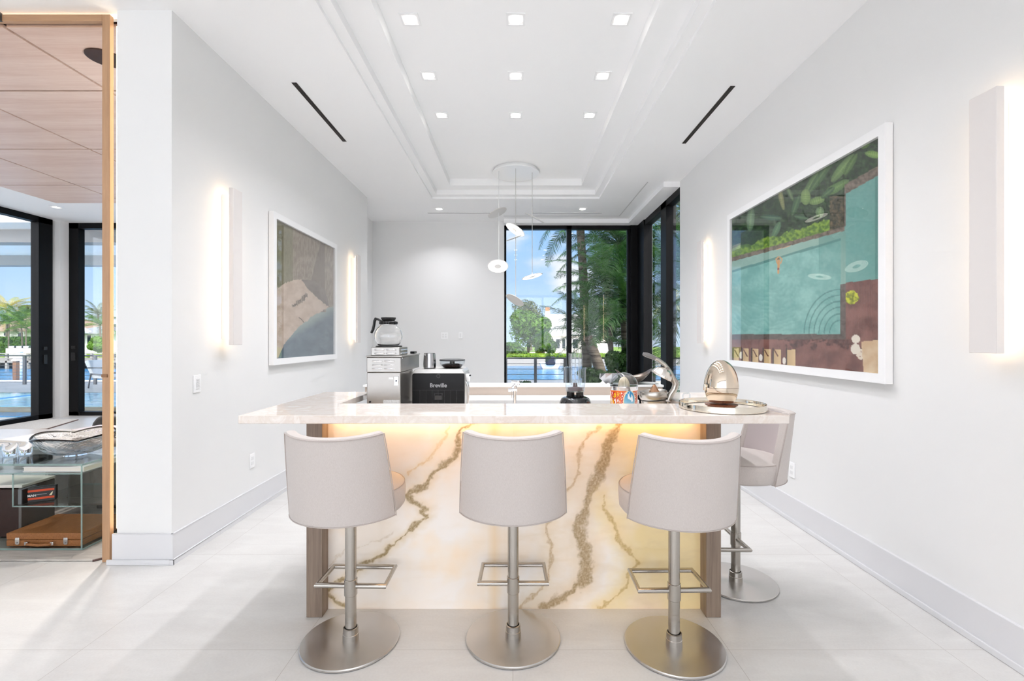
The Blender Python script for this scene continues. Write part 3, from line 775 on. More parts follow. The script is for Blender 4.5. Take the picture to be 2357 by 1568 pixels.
obj('handle', MB().tube(hp, .008, 12, rs=[(.008, .007), (.010, .007), (.012, .008), (.013, .008), (.012, .008), (.012, .008), (.011, .007)]), M['dark'], t)

# ---------------------------------------------------------------- espresso machine
t = thing('espresso_machine', 'black-backed espresso machine with a bean hopper on the lower counter', 'coffee machine', (-.49, 3.1, zz))
ex0, ex1 = -.658, -.322; ey = 3.0
mb = MB()
pl = []
def rr(x0, x1, z0, z1, r, n=5):
    o = []
    for cx_, cz_, a0 in ((x1 - r, z0 + r, -90), (x1 - r, z1 - r, 0), (x0 + r, z1 - r, 90), (x0 + r, z0 + r, 180)):
        for k in range(n + 1):
            a = R(a0 + 90 * k / n); o.append((cx_ + r * math.cos(a), cz_ + r * math.sin(a)))
    return o
obj('back_panel', MB().prism(rr(ex0 + .002, ex1 - .003, zz + .005, 1.188, .012), ey, ey + .03, 'y'), pbr('machine black', '#161617', .3, spec=.25), t, bevel=.003)
obj('body', MB().prism(rr(ex0 + .001, ex1 - .001, zz + .002, 1.19, .012), ey + .03, 3.30, 'y'), pbr('steel body', '#cfcdca', .3, metal=.8), t, bevel=.003)
lp = [(-.654, 1.188), (-.325, 1.188), (-.326, 1.196), (-.342, 1.214), (-.636, 1.214), (-.653, 1.196)]
obj('top_cover', MB().prism(lp, ey - .002, 3.31, 'y'), pbr('silver plastic', '#c9c7c3', .3, metal=.5), t, bevel=.003)
obj('emblem_ring', MB().tube([(-.49 + .011 * math.cos(a), ey - .001, 1.172 + .011 * math.sin(a)) for a in [2 * math.pi * k / 24 for k in range(24)]], .0012, 6, closed=True), pbr('grey ring', '#5c5c5e', .3), t)
mb = MB(); mb.box(ex0 + .005, ex1 - .006, ey - .0012, ey + .001, 1.082, 1.0835)
for k in range(7): mb.box(ex0 + .05 + k * .039, ex0 + .0512 + k * .039, ey - .0012, ey + .001, zz + .02, 1.082)
mb.box(-.515, -.513, ey - .0012, ey, 1.02, 1.06); mb.box(-.467, -.465, ey - .0012, ey, 1.02, 1.06); mb.box(-.515, -.465, ey - .0012, ey, 1.06, 1.062)
obj('panel_seams', mb, pbr('seam black', '#3a3a3c', .4), t)
obj('power_plug', MB().box(-.512, -.468, ey - .004, ey + .002, 1.02, 1.05), M['darkgloss'], t, bevel=.002)
# side knob and wand (right)
obj('steam_knob', MB().tube([(-.322, 3.08, 1.155), (-.298, 3.08, 1.155)], .026, 24), M['white'], t, bevel=.003)
obj('steam_wand', MB().tube([(-.318, 3.05, 1.13), (-.308, 3.05, 1.10), (-.308, 3.05, .95)], .008, 12), M['chrome'], t)
obj('dial', MB().tube([(-.30, 3.06, 1.172), (-.289, 3.06, 1.172)], .006, 12), M['dark'], t)
# hopper with beans
hc = Vector((P(1041, 850, 3.15).x, 3.15, 1.214))
h = obj('bean_hopper', MB().lathe([(.052, .0), (.062, .006), (.081, .028), (.083, .048)], hc, 48, capb=False, capt=False), M['clearplastic'], t, smooth=50)
obj('beans', MB().lathe([(.0, .001), (.050, .001), (.060, .008), (.070, .022), (.045, .030), (.02, .026), (.0, .032)], hc, 36, capb=False, capt=False), M['beans'], h, smooth=60)
obj('hopper_lid', MB().lathe([(.0, .048), (.084, .048), (.086, .054), (.083, .058), (.05, .062), (.0, .063)], hc, 48, capb=False, capt=False), pbr('smoke lid', '#3f4143', .25), h, smooth=40)
obj('hopper_key', MB().lathe([(.018, .020), (.016, .048)], hc, 24), M['dark'], h)
pc = Vector((P(989, 850, 3.1).x, 3.1, 1.214))
t = thing('steel_tumbler', 'plain stainless steel tumbler on top of the espresso machine', 'tumbler', pc)
obj('wall', MB().lathe([(.034, 0), (.040, .004), (.0415, .03), (.039, .07), (.036, .098), (.0375, .1), (.035, .1), (.0385, .05), (.032, .006), (.0, .006)], pc, 48, capt=False), M['silver'], t, smooth=40)

# lettering on the machine's back: same word, same place
def text_on(name, body, size, loc, rot, mat, parent, extrude=.0005):
    cu = bpy.data.curves.new(name, 'FONT'); cu.body = body; cu.size = size; cu.align_x = 'CENTER'; cu.align_y = 'CENTER'; cu.extrude = extrude; cu.offset = size * .018
    o = bpy.data.objects.new(name, cu); COL.objects.link(o)
    dg = bpy.context.evaluated_depsgraph_get(); dg.update()
    me = bpy.data.meshes.new_from_object(o.evaluated_get(dg)); bpy.data.objects.remove(o)
    me.transform(Matrix.Translation(Vector(loc)) @ Matrix(rot).to_4x4() if not isinstance(rot, tuple) else Matrix.Translation(Vector(loc)) @ __import__('mathutils').Euler(rot).to_matrix().to_4x4())
    for mm in list(me.materials): pass
    me.materials.clear()
    return obj(name, me, mat, parent)
esp = bpy.data.objects['espresso_machine']
text_on('lettering', 'Breville', .036, (-.490, ey - .0015, 1.112), (R(90), 0, 0), pbr('grey letters', '#a3a3a5', .4), esp)

# ---------------------------------------------------------------- faucet
fc = Vector((P(1185, 900, 3.02).x, 3.02, zz))
t = thing('bar_faucet', 'articulated chrome faucet in the middle of the lower counter', 'faucet', fc)
zt_ = 1.4 - 115 * 3.02 / F
obj('column', MB().lathe([(.018, 0), (.018, .01), (.0105, .012), (.0105, zt_ - zz)], fc, 24), M['chrome'], t, smooth=40)
def q(x, y): return P(x, y, 3.02)
obj('lower_arm', MB().tube([q(1170, 898), q(1190, 897)], .012, 16), M['chrome'], t, smooth=40)
obj('middle_arm', MB().tube([q(1179, 893), q(1193, 880)], .009, 16), M['chrome'], t, smooth=40)
obj('spout', MB().tube([q(1177, 879), q(1196, 882)], .011, 16), M['chrome'], t, smooth=40)
for a, b in ((1186, 893), (1193, 882)): obj('joint', MB().lathe([(.0, -.012), (.011, -.012), (.011, .012), (.0, .012)], q(a, b), 20, capb=False, capt=False), M['chrome'], t, smooth=40)
obj('lever', MB().box(q(1177, 910).x, q(1179, 910).x, 3.01, 3.02, q(0, 916).z, q(0, 900).z), M['silver'], t)

# ---------------------------------------------------------------- food processor
pc = Vector((P(1324, 900, 3.0).x, 3.0, zz))
t = thing('food_processor', 'food processor with clear bowl and black base on the lower counter', 'food processor', pc)
zb = 1.4 - 130 * 3 / F
obj('motor_base', MB().lathe([(.105, 0), (.105, .06), (.098, .095), (.088, .118), (.072, .126), (.0, .128)], pc, 48, capt=False), M['darkgloss'], t, smooth=40)
mb = MB()
for k in range(6):
    a = math.pi * 2 * k / 6 + .3; mb.box(-.010, .010, .036, .052, .124, .158, Matrix.Translation(pc) @ Matrix.Rotation(a, 4, 'Z'))
mb.lathe([(.055, .124), (.058, .132)], pc, 32)
obj('coupling', mb, M['dark'], t)
bwl = obj('bowl', MB().lathe([(.056, .160), (.060, .164), (.066, .225), (.068, .312), (.065, .312), (.063, .225), (.057, .167), (.0, .166)], pc, 48, capt=False), M['clearplastic'], t, smooth=40)
obj('blade_hub', MB().lathe([(.045, .167), (.045, .185), (.015, .19), (.013, .215), (.0, .215)], pc, 32, capt=False), pbr('brown blade hub', '#5b4141', .4), t, smooth=40)
obj('lid', MB().lathe([(.070, .296), (.071, .302), (.071, .314), (.05, .318), (.045, .318)], pc, 48, capb=False, capt=False), M['clearplastic'], t, smooth=40)
mb = MB(); n = 32; vs = []
for z_, r_ in ((.318, .047), (.40, .044), (.405, .042)):
    for k in range(n):
        a = 2 * math.pi * k / n; rr_ = r_ * (1 - .07 * (k % 4 == 0)); vs.append(pc + Vector((rr_ * math.cos(a), rr_ * .75 * math.sin(a), z_)))
mb.add(vs, [(i * n + j, i * n + (j + 1) % n, (i + 1) * n + (j + 1) % n, (i + 1) * n + j) for i in range(2) for j in range(n)] + [tuple(range(2 * n, 3 * n))])
obj('feed_chute', mb, M['clearplastic'], t)
pu = MB()
for k in range(8):
    a = 2 * math.pi * k / 8; pu.tube([pc + Vector((.032 * math.cos(a), .024 * math.sin(a), .20)), pc + Vector((.034 * math.cos(a), .025 * math.sin(a), .40))], .0022, 6)
obj('pusher', pu, M['bottleglass'], t)
obj('base_trim', MB().tube([pc + Vector((.105 * math.cos(a), .105 * math.sin(a), .062)) for a in [2 * math.pi * k / 40 for k in range(40)]], .002, 6, closed=True), M['chrome'], t)

# ---------------------------------------------------------------- painted citrus squeezer
cp = Vector((P(1436, 900, 3.0).x, 3.0, zz))
t = thing('citrus_juicer', 'round citrus squeezer with clear dome over a red painted body', 'juicer', cp)
def cart(p):
    v = Vector(p) - cp; a = math.degrees(math.atan2(v.x, -v.y)); h_ = v.z / .172
    d = ((a - 12) / 27, (h_ - .62) / .42)
    rr_ = d[0] ** 2 + d[1] ** 2
    if rr_ < .8 and abs(a) < 60:
        c = mixc(hx('3d93c4'), hx('b9d9e0'), (1 - (h_ - .4) / .5)) if h_ > .55 else mixc(hx('4f9a7c'), hx('9a4a34'), .5 + nz(a, h_ * 100, 2, .2))
        if nz(a * 1.0, h_ * 60, 8, .08) > .22 and h_ > .6: c = hx('eef3f4')
        return c
    if .8 <= rr_ < 1.05 and abs(a) < 60: return hx('e9d9b4')
    if abs(abs(a - 12) - 40) < 3 or h_ > .95: return hx('e0661c')
    if abs(a - 12) > 43:
        k = nz(a, h_ * 60, 4, .09); return hx('edb52c') if k > .15 else (hx('f6e9d8') if k < -.32 else hx('c3291f'))
    return hx('f3e0c8') if nz(a * 2, h_ * 120, 5, .16) > .2 else hx('c8351c')
nb_ = 96; profile = [(.060, 0), (.078, .03), (.084, .08), (.086, .13), (.085, .172)]
def bodypos(u, v):
    k = v * (len(profile) - 1); i = min(int(k), len(profile) - 2); f_ = k - i
    r_ = profile[i][0] * (1 - f_) + profile[i + 1][0] * f_; z_ = profile[i][1] * (1 - f_) + profile[i + 1][1] * f_
    a = 2 * math.pi * u; return cp + Vector((r_ * math.cos(a), r_ * math.sin(a), z_))
paint_grid('painted_body', 420, 150, bodypos, cart, attr_mat('painted enamel', .15, .5), t)
obj('juice_ring', MB().lathe([(.085, .172), (.087, .174), (.087, .196), (.084, .198), (.05, .190), (.0, .190)], cp, 56, capt=False), M['chrome'], t, smooth=40)
rm = MB(); n = 24; vs = []
for k in range(9):
    q_ = k / 8; r0 = .038 * math.sqrt(1 - q_ ** 1.8 * .97)
    for j in range(n):
        a = 2 * math.pi * j / n; r1 = r0 * (1 - .18 * (j % 2)); vs.append(cp + Vector((r1 * math.cos(a), r1 * math.sin(a), .192 + .062 * q_)))
rm.add(vs, [(i * n + j, i * n + (j + 1) % n, (i + 1) * n + (j + 1) % n, (i + 1) * n + j) for i in range(8) for j in range(n)] + [tuple(range(8 * n, 9 * n))])
obj('reamer', rm, pbr('ivory reamer', '#d9c7a8', .3), t)
dm = [(.0875 * math.cos(R(a)), .196 + .087 * math.sin(R(a))) for a in range(0, 91, 6)]
obj('dome', MB().lathe([(r_ if r_ > 1e-4 else 0, z_) for r_, z_ in dm], cp, 56, capb=False, capt=False), pane('dome plastic', '#f2f6f8', 2.2), t, smooth=60)

# ---------------------------------------------------------------- lever juicer
YJ = 2.66
jc = Vector((P(1503.5, 900, YJ).x, YJ, zz))
t = thing('lever_juicer', 'brushed steel lever juicer with raised arm at the right end of the counter', 'juicer', jc)
tilt = Matrix.Rotation(R(-4), 4, 'Y')
def tl(mb_):  # lean the head slightly
    mb_.v = [tuple(jc + Vector((0, 0, .17)) + (tilt @ (Vector(v) - jc - Vector((0, 0, .17))))) for v in mb_.v]; return mb_
obj('body', tl(MB().lathe([(.046, -.0), (.050, .02), (.067, .135), (.068, .150), (.0, .152)], jc, 56, capt=False)), M['steel'], t, smooth=40)
obj('gap_ring', tl(MB().lathe([(.063, .150), (.063, .158)], jc, 56)), M['dark'], t)
obj('juice_collector', tl(MB().lathe([(.070, .156), (.076, .166), (.077, .196), (.074, .202), (.070, .200), (.05, .19), (.0, .188)], jc, 56, capt=False)), M['steel'], t, smooth=40)
obj('reamer_cone', MB().lathe([(.031, .19), (.028, .20), (.012, .228), (.0, .240)], jc + Vector((.006, 0, 0)), 10, capb=False, capt=False, smooth=False), M['rose'], t)
arm = [(1539, 922), (1543, 910), (1552, 896), (1556, 884), (1549, 870), (1541, 855), (1530, 840), (1516, 829), (1500, 822), (1486, 817)]
wd = [(.018, .014), (.018, .015), (.017, .017), (.018, .019), (.014, .02), (.013, .018), (.012, .016), (.011, .014), (.011, .013), (.012, .012)]
obj('lever_arm', MB().tube([P(a, b, YJ) for a, b in arm], .02, 20, rs=wd, flat=(0, 1, 0)), M['steel'], t, smooth=50)
obj('grip', MB().tube([P(a, b, YJ) for a, b in ((1508, 825), (1500, 821.5), (1488, 817), (1480, 814.5))], .0128, 18, rs=[(.0125, .014), (.013, .0145), (.0135, .0145), (.009, .010)], flat=(0, 1, 0)), pbr('grey grip', '#7c7a79', .35, metal=.5), t, smooth=50)
obj('hinge_pin', MB().tube([P(1535, 848, YJ) + Vector((0, -.022, 0)), P(1535, 848, YJ) + Vector((0, .022, 0))], .009, 18), M['silver'], t)
obj('support_post', MB().lathe([(.015, .0), (.015, .14)], Vector((P(1537, 900, YJ).x, YJ, zz)), 24), M['steel'], t, smooth=40)
# fluted press cup hanging from the arm
n = 48; vs = []; prf = [(.004, .047), (.027, .042), (.045, .030), (.057, .012), (.062, -.004), (.062, -.009), (.054, -.002), (.027, .018), (.0, .027)]
for r_, z_ in prf:
    for j in range(n):
        a = 2 * math.pi * j / n; r1 = r_ * (1 - .06 * (.5 + .5 * math.cos(a * 14))); vs.append(Vector((r1 * math.cos(a), r1 * math.sin(a), z_)))
Mx = Matrix.Translation(P(1524, 864, YJ)) @ Matrix.Rotation(R(27), 4, 'Y') @ Matrix.Rotation(R(8), 4, 'X')
mb = MB().add([Mx @ v for v in vs], [(i * n + j, i * n + (j + 1) % n, (i + 1) * n + (j + 1) % n, (i + 1) * n + j) for i in range(len(prf) - 1) for j in range(n)], True)
obj('press_cup', mb, pbr('fluted steel', '#e4dfd8', .22, metal=1), t)

# ---------------------------------------------------------------- things on the ledge
lz = 1.004
bc = Vector((P(1458, 880, 4.28).x, 4.28, lz))
n, m = 56, 12; vs = []
def bowlpt(r_, a, th_):
    c_, s_ = math.cos(a), math.sin(a)
    rise = .07 + .06 * abs(c_) ** 2.4 * (1.12 if c_ > 0 else 1.0)
    return bc + Vector((.165 * r_ * c_, .105 * r_ * s_, rise * r_ ** 1.9 + th_))
for sidei, off in ((0, 0), (1, .005)):
    for i in range(m + 1):
        rr_ = (i / m) if sidei == 0 else (1 - i / m) * .985
        for j in range(n): vs.append(bowlpt(rr_, 2 * math.pi * j / n, off))
mb = MB().add(vs, [(i * n + j, i * n + (j + 1) % n, (i + 1) * n + (j + 1) % n, (i + 1) * n + j) for i in range(2 * m + 1) for j in range(n)], True)
t = thing('boat_bowl', 'dark hammered metal boat-shaped bowl on the white ledge', 'bowl', bc)
obj('shell', mb, M['bowlmetal'], t)
obj('foot', MB().lathe([(.035, 0), (.028, .006), (.03, .012)], bc, 24, sx=1.4), M['bowlmetal'], t)
sc_ = Vector((P(1401, 880, 4.28).x, 4.28, lz))
random.seed(3)
t = thing('folded_metal_bowl', 'small faceted silver bowl on the ledge, left of the boat-shaped bowl', 'bowl', sc_)
n = 9; vs = []
for z_, r_ in ((.012, .035), (.05, .078), (.094, .082), (.088, .062), (.05, .045), (.02, .0)):
    for j in range(n):
        a = 2 * math.pi * j / n; k = 1 + random.uniform(-.14, .14); vs.append(sc_ + Vector((r_ * k * math.cos(a), r_ * k * .9 * math.sin(a), z_ + random.uniform(-.008, .008))))
obj('facets', MB().add(vs, [(i * n + j, i * n + (j + 1) % n, (i + 1) * n + (j + 1) % n, (i + 1) * n + j) for i in range(5) for j in range(n)] + [tuple(reversed(range(n)))]), M['silver'], t)
obj('base', MB().lathe([(.04, 0), (.036, .013)], sc_, 16), M['silver'], t)
for k, (px_, w_, h_, lb) in enumerate(((1387, .034, .034, 'white spiky seashell on the ledge, left of the silver bowl'), (1400, .02, .018, 'small white seashell on the ledge in front of the silver bowl'))):
    c = Vector((P(px_, 885, 4.195).x, 4.195, lz)); n = 7; vs = [c + Vector((0, 0, h_))]
    for j in range(14):
        a = 2 * math.pi * j / 14; r_ = w_ * (1.25 if j % 2 else .7); vs.append(c + Vector((r_ * math.cos(a), r_ * .6 * math.sin(a), .001 + .006 * (j % 2 == 0))))
    t = thing('seashell', lb, 'seashell', c)
    obj('shell', MB().add(vs, [(0, 1 + j, 1 + (j + 1) % 14) for j in range(14)] + [tuple(reversed(range(1, 15)))]), M['shell'], t)
pc = Vector((P(1492, 885, 4.30).x, 4.29, lz))
t = thing('plate', 'flat white plate on the ledge, right of the boat-shaped bowl', 'plate', pc)
obj('dish', MB().lathe([(.05, 0), (.088, .008), (.09, .010), (.086, .010), (.05, .004), (.0, .004)], pc, 40, capt=False), M['white'], t, smooth=40)

# ---------------------------------------------------------------- pendant lamp
cx_, cy_, cz_ = 0.0, 6.30, 3.661
t = thing('pendant_lamp', 'white pendant lamp with tilted discs hanging on thin rods below a round canopy', 'pendant lamp', (cx_, cy_, cz_))
obj('canopy', MB().lathe([(.0, -.05), (.31, -.05), (.312, -.047), (.312, -.036), (.309, -.034), (.285, -.032), (.285, .0)], (cx_, cy_, cz_), 80, capb=False), M['white'], t, smooth=30)
rod = pbr('pale rod', '#e8e8e8', .4)
rodd = pbr('nickel rod', '#c9c7c4', .4)
rods = [(1148, 613, 6.2), (1187, 690, 6.1), (1225, 637, 6.25)]
for x_, yb_, Y_ in rods:
    top = P(x_, 500, Y_); top.z = cz_ - .05; bt = P(x_, yb_, Y_)
    mid = Vector((bt.x, bt.y, P(0, 530, Y_).z))
    rd = obj('rod', MB().tube([top, bt], .0042, 10), rod if x_ == 1148 else rodd, t)
discs = [(1145, 490, 6.2, 46, 24, .34, 0), (1146, 613, 6.19, 48, 0, .62, 1), (1186, 529, 6.1, 50, -33, .36, 1), (1184, 548, 6.16, 40, 19, .05, 0),  # second disc: plain plate whose added glow stands for light falling on it
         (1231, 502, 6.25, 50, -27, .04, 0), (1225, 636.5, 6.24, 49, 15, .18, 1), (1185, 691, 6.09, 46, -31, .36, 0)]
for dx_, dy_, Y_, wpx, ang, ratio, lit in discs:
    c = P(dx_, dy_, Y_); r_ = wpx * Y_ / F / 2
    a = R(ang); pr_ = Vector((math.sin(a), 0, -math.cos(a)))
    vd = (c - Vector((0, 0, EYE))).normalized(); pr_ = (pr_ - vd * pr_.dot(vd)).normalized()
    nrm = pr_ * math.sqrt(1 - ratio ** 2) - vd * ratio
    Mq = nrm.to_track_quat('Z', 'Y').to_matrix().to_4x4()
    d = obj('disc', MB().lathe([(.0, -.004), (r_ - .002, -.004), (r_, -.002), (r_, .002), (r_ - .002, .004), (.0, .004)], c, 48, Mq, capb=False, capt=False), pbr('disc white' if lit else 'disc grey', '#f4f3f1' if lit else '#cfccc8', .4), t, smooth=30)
    s_ = 1 if lit else -1
    obj('light_panel', MB().lathe([(r_ * .32, s_ * .0045), (r_ * .93, s_ * .0046)], c, 48, Mq, capb=False, capt=False), M['panel'], d)
    if ratio > .1: obj('socket', MB().tube([c, c + Vector((0, 0, .05))], .007, 10), rod, d)

# ---------------------------------------------------------------- pictures
def frame(side, y0, y1, z0, z1, name, label, bw=.055):
    s = 1 if side == 'R' else -1
    wx = XR if s > 0 else XL
    xf = wx - s * .046
    t = thing(name, label, 'picture', (wx, (y0 + y1) / 2, (z0 + z1) / 2))
    a, b = sorted((xf, wx - s * .004))
    mb = MB(); mb.box(a, b, y0, y1, z0, z0 + bw).box(a, b, y0, y1, z1 - bw, z1).box(a, b, y0, y0 + bw, z0 + bw, z1 - bw).box(a, b, y1 - bw, y1, z0 + bw, z1 - bw)
    obj('frame', mb, M['trim'], t)
    a, b = sorted((xf + s * .012, xf + s * .014))
    obj('glazing', MB().box(a, b, y0 + bw, y1 - bw, z0 + bw, z1 - bw), pane('picture glass', '#ffffff', 1.15), t)
    return t, xf + s * .024
art = attr_mat('photo print', .6, spec=.3)
tR, xa = frame('R', 2.687, 4.70, 1.150, 2.636, 'framed_picture', 'large framed aerial photo of a teal pool and palms on the right wall')
LV = [(560, 395, 20, 130, 32, '5d7d4c'), (615, 350, 22, 120, 35, '4f7147'), (735, 310, 26, 100, 40, '6f8f55'), (700, 420, 25, 80, 60, '648a4c'), (525, 475, 28, 45, 0, '83a05d'), (590, 495, 45, 22, -15, '7b9a58'),
      (470, 520, 18, 60, 20, '466a48'), (605, 560, 24, 30, 10, '6f9060'), (360, 660, 18, 50, 25, '4f7a58'), (330, 590, 60, 16, 5, '3f6553'), (910, 235, 50, 20, 10, '7da34c'), (780, 290, 18, 70, 30, '54763d'),
      (690, 510, 40, 14, -30, '527846'), (430, 440, 12, 60, -25, '55724b'), (215, 600, 22, 70, 5, '6b8a6a'), (385, 470, 14, 80, -12, '8a8a5c'), (500, 590, 40, 12, 10, '41664a'), (860, 180, 30, 18, -30, '6a8f44'), (650, 450, 16, 50, 50, '3f6240')]
def pool_col(p):
    x = CX + p[0] * F / p[1]; y = CY + (EYE - p[2]) * F / p[1]
    X = (x - 1640) * 2.45; Y = (y - 260) * 2.45
    n1 = nz(X, Y, 0, .012); n2 = nz(X, Y, 3, .05)
    topline = 772 - (X - 265) * .275 if X < 745 else 405 - (X - 745) * .565
    # garden
    if Y < topline:
        c = mixc(hx('1c2e1e'), hx('3d5a36'), .4 + n2 * .9)
        for cx0, cy0, rx, ry, an, col in LV:
            a = R(an); dx, dy = X - cx0, Y - cy0; u = dx * math.cos(a) + dy * math.sin(a); v = -dx * math.sin(a) + dy * math.cos(a)
            q_ = (u / rx) ** 2 + (v / ry) ** 2
            if q_ < 1:
                mid = min(abs(u) if ry > rx else abs(v), 6) / 6
                c = mixc(mixc(hx(col), hx('a8bc7a'), .35 * (1 - mid)), hx('20331f'), .25 * q_ + .15 * (math.sin((v if ry > rx else u) * .5) > .6))
        if topline - 55 + n1 * 25 < Y and X < 680: c = mixc(hx('4a6f2a'), hx('87a63a'), .5 + n2 * 1.2)
        if X > 660 and X < 745 and Y > 470: c = mixc(hx('6f5f45'), hx('2a2f22'), .5 + n2)
        return c
    wall = hx('80736a')
    if X >= 720 and X < 750 and 400 < Y < 640: return mixc(wall, hx('5b4c45'), .5 + n2)
    if Y < topline + (24 if X < 745 else 55): return mixc(hx('86776a'), hx('5a5146'), .4 + n2 * .8)
    bed = hx('c6a97c')
    if X > 750 and Y > 958 - (X - 750) * .12 or Y > 1278:   # deck
        dk = mixc(hx('8d6258'), hx('6b463f'), .5 + .35 * math.sin(X * .9) + n1)
        if Y > 1278 and Y < 1310 + n1 * 80 and X > 260: dk = mixc(dk, hx('4b302c'), .5 + n2)
        if (X - 785) ** 2 + (Y - 1040) ** 2 < 40 ** 2 + n2 * 500: return mixc(hx('c9cc2e'), hx('6f7a1c'), .4 + n2 * 1.2)
        for k, bx_ in enumerate((120, 172, 225, 290, 345, 422)):
            wd_ = (28, 32, 34, 38, 40, 45)[k]
            if bx_ < X < bx_ + wd_ and Y > 1328 + k * 1.5:
                if 0 < (Y - 1335) < 40 and abs((X - bx_ - 6) - (Y - 1340) * .55) < 4 and k < 5: return hx('7a5340')
                return mixc(bed, hx('dcc193'), (X - bx_) / wd_)
            if bx_ - 8 < X <= bx_ and Y > 1326: return hx('4a3a36')
        for ex_, ey_ in ((161, 1367), (272, 1381), (404, 1398)):
            if ((X - ex_) / 10) ** 2 + ((Y - ey_) / 20) ** 2 < 1: return hx('e9e2d6')
        if X > 838 + (Y - 1280) * .08 and Y > 1275 and Y > 1290 - (X - 838) * .1: return mixc(hx('cfb08a'), hx('dcc6a4'), .5 + n1)
        if ((X - 806) / 27) ** 2 + ((Y - 1332) / 30) ** 2 < 1 or ((X - 808) / 24) ** 2 + ((Y - 1275) / 24) ** 2 < 1: return hx('e4dccb')
        if ((X - 832) / 22) ** 2 + ((Y - 1362) / 32) ** 2 < 1: return mixc(hx('e2d6c3'), hx('8a4a3c'), .8 if nz(X, Y, 7, .09) > .3 else 0)
        return dk
    # coping round the pool
    if (Y > 1248 and X < 752) or (720 < X < 752 and Y > 972) or (X >= 720 and 942 - (X - 750) * .12 + 22 < Y): return mixc(hx('574d47'), hx('6b6058'), .5 + n2)
    c = mixc(hx('6fa79f'), hx('8dc0b6'), .5 + n1 * .9 + n2 * .35)
    if X >= 750: c = mixc(c, hx('4d847c'), .35 + .3 * n1 if X < 915 else .75)
    else:
        led_ = topline + 75 - X * .02
        if Y < led_ or X > 722: c = mixc(hx('9ab5a6'), c, .3)
        elif Y < led_ + 14: c = hx('5d8f88')
        d = math.hypot(X - 722, (Y - 1245) * .82)
        for rr_ in (62, 92, 122, 150, 178, 205):
            if abs(d - rr_) < 3.2 and Y < 1245: c = mixc(c, hx('4a7d78'), .75)
        if X < 470 and 960 < Y < 1230:
            rp = math.sin(math.hypot(X - 330, Y - 900) * .24 + n1 * 6); c = mixc(c, hx('5f9a93'), .16 * (1 + rp))
        if X > 600: c = mixc(c, hx('4c857d'), max(0, .35 - (Y - 700) / 700) + .1)
    if seg_d(X, Y, (373, 835), (371, 905))[0] < 8 - (Y - 835) * .05 or poly_d(X, Y, [(365, 850), (358, 825), (372, 812)]) < 3 or poly_d(X, Y, [(384, 850), (393, 825), (378, 812)]) < 3: return hx('cf9a63') if abs(Y - 880) > 5 else hx('8a3a3a')
    if ((X - 372) / 7) ** 2 + ((Y - 826) / 8) ** 2 < 1: return hx('6a4a33')
    if seg_d(X, Y, (362, 765), (432, 745))[0] < 8: return hx('d2a57c')
    return c
paint_grid('print', 330, 250, lambda u, v: (xa, 2.742 + u * 1.903, 1.205 + v * 1.376), pool_col, art, tR)
tL, xa2 = frame('L', 4.13, 5.60, 1.180, 2.528, 'framed_picture', 'framed aerial photo of a beach cove under cliffs on the left wall')
def cove_col(p):
    x = CX + p[0] * F / p[1]; y = CY + (EYE - p[2]) * F / p[1]
    X = (x - 400) * 3.137; Y = (y - 400) * 3.137
    n1 = nz(X, Y, 0, .015); n2 = nz(X * 2, Y * .5, 3, .05)
    Xn, Yn = X + n1 * 10, Y + n2 * 8
    sand = [(740, 830), (800, 790), (865, 768), (925, 765), (960, 820), (1040, 900), (1125, 962), (1060, 1000), (1000, 1030), (960, 1060), (900, 1110), (845, 1170), (800, 1230), (755, 1330), (700, 1340)]
    if inside(Xn, Yn, sand):
        c = mixc(hx('c9b8a8'), hx('b8a593'), .4 + n1)
        for a, b, w_ in (((865, 955), (900, 935), 9), ((895, 930), (940, 905), 14), ((935, 895), (955, 880), 13)):
            if seg_d(X, Y, a, b)[0] < w_ + n2 * 10: c = mixc(hx('6d6258'), hx('9a8e80'), .5 + n2 * 1.5)
        if poly_d(X, Y, [(905, 1040), (920, 1050), (940, 1075)]) < 3: c = hx('6d6258')
        return c
    shade = [(925, 765), (1000, 770), (1060, 800), (1090, 850), (1130, 965), (1040, 900), (960, 820)]
    if inside(Xn, Yn, shade): return mixc(hx('8a8179'), hx('7a7169'), .5 + n1)
    if Y > 965 + (1125 - X) * .30 and Y > 960 + (X < 760) * 0 and (Y > 1000 or X > 1100):
        d = max(0, min(1, (Y - (970 + (1125 - X) * .62)) / 70))
        return mixc(hx('9aa7a2'), mixc(hx('73828b'), hx('65737d'), .5 + n1), d)
    c = mixc(hx('8b8073'), hx('a3988a'), .5 + n2 * .9 + n1 * .3)
    if X > 960 + (900 - Y) * .25 and X < 1090: c = mixc(c, hx('746b61'), .6)
    if X < 860: c = mixc(c, hx('75795a'), .45)  # greenish reflection in the picture glass, painted into the print
    return c
paint_grid('print', 320, 290, lambda u, v: (xa2, 4.185 + u * 1.36, 1.235 + v * 1.238), cove_col, art, tL)
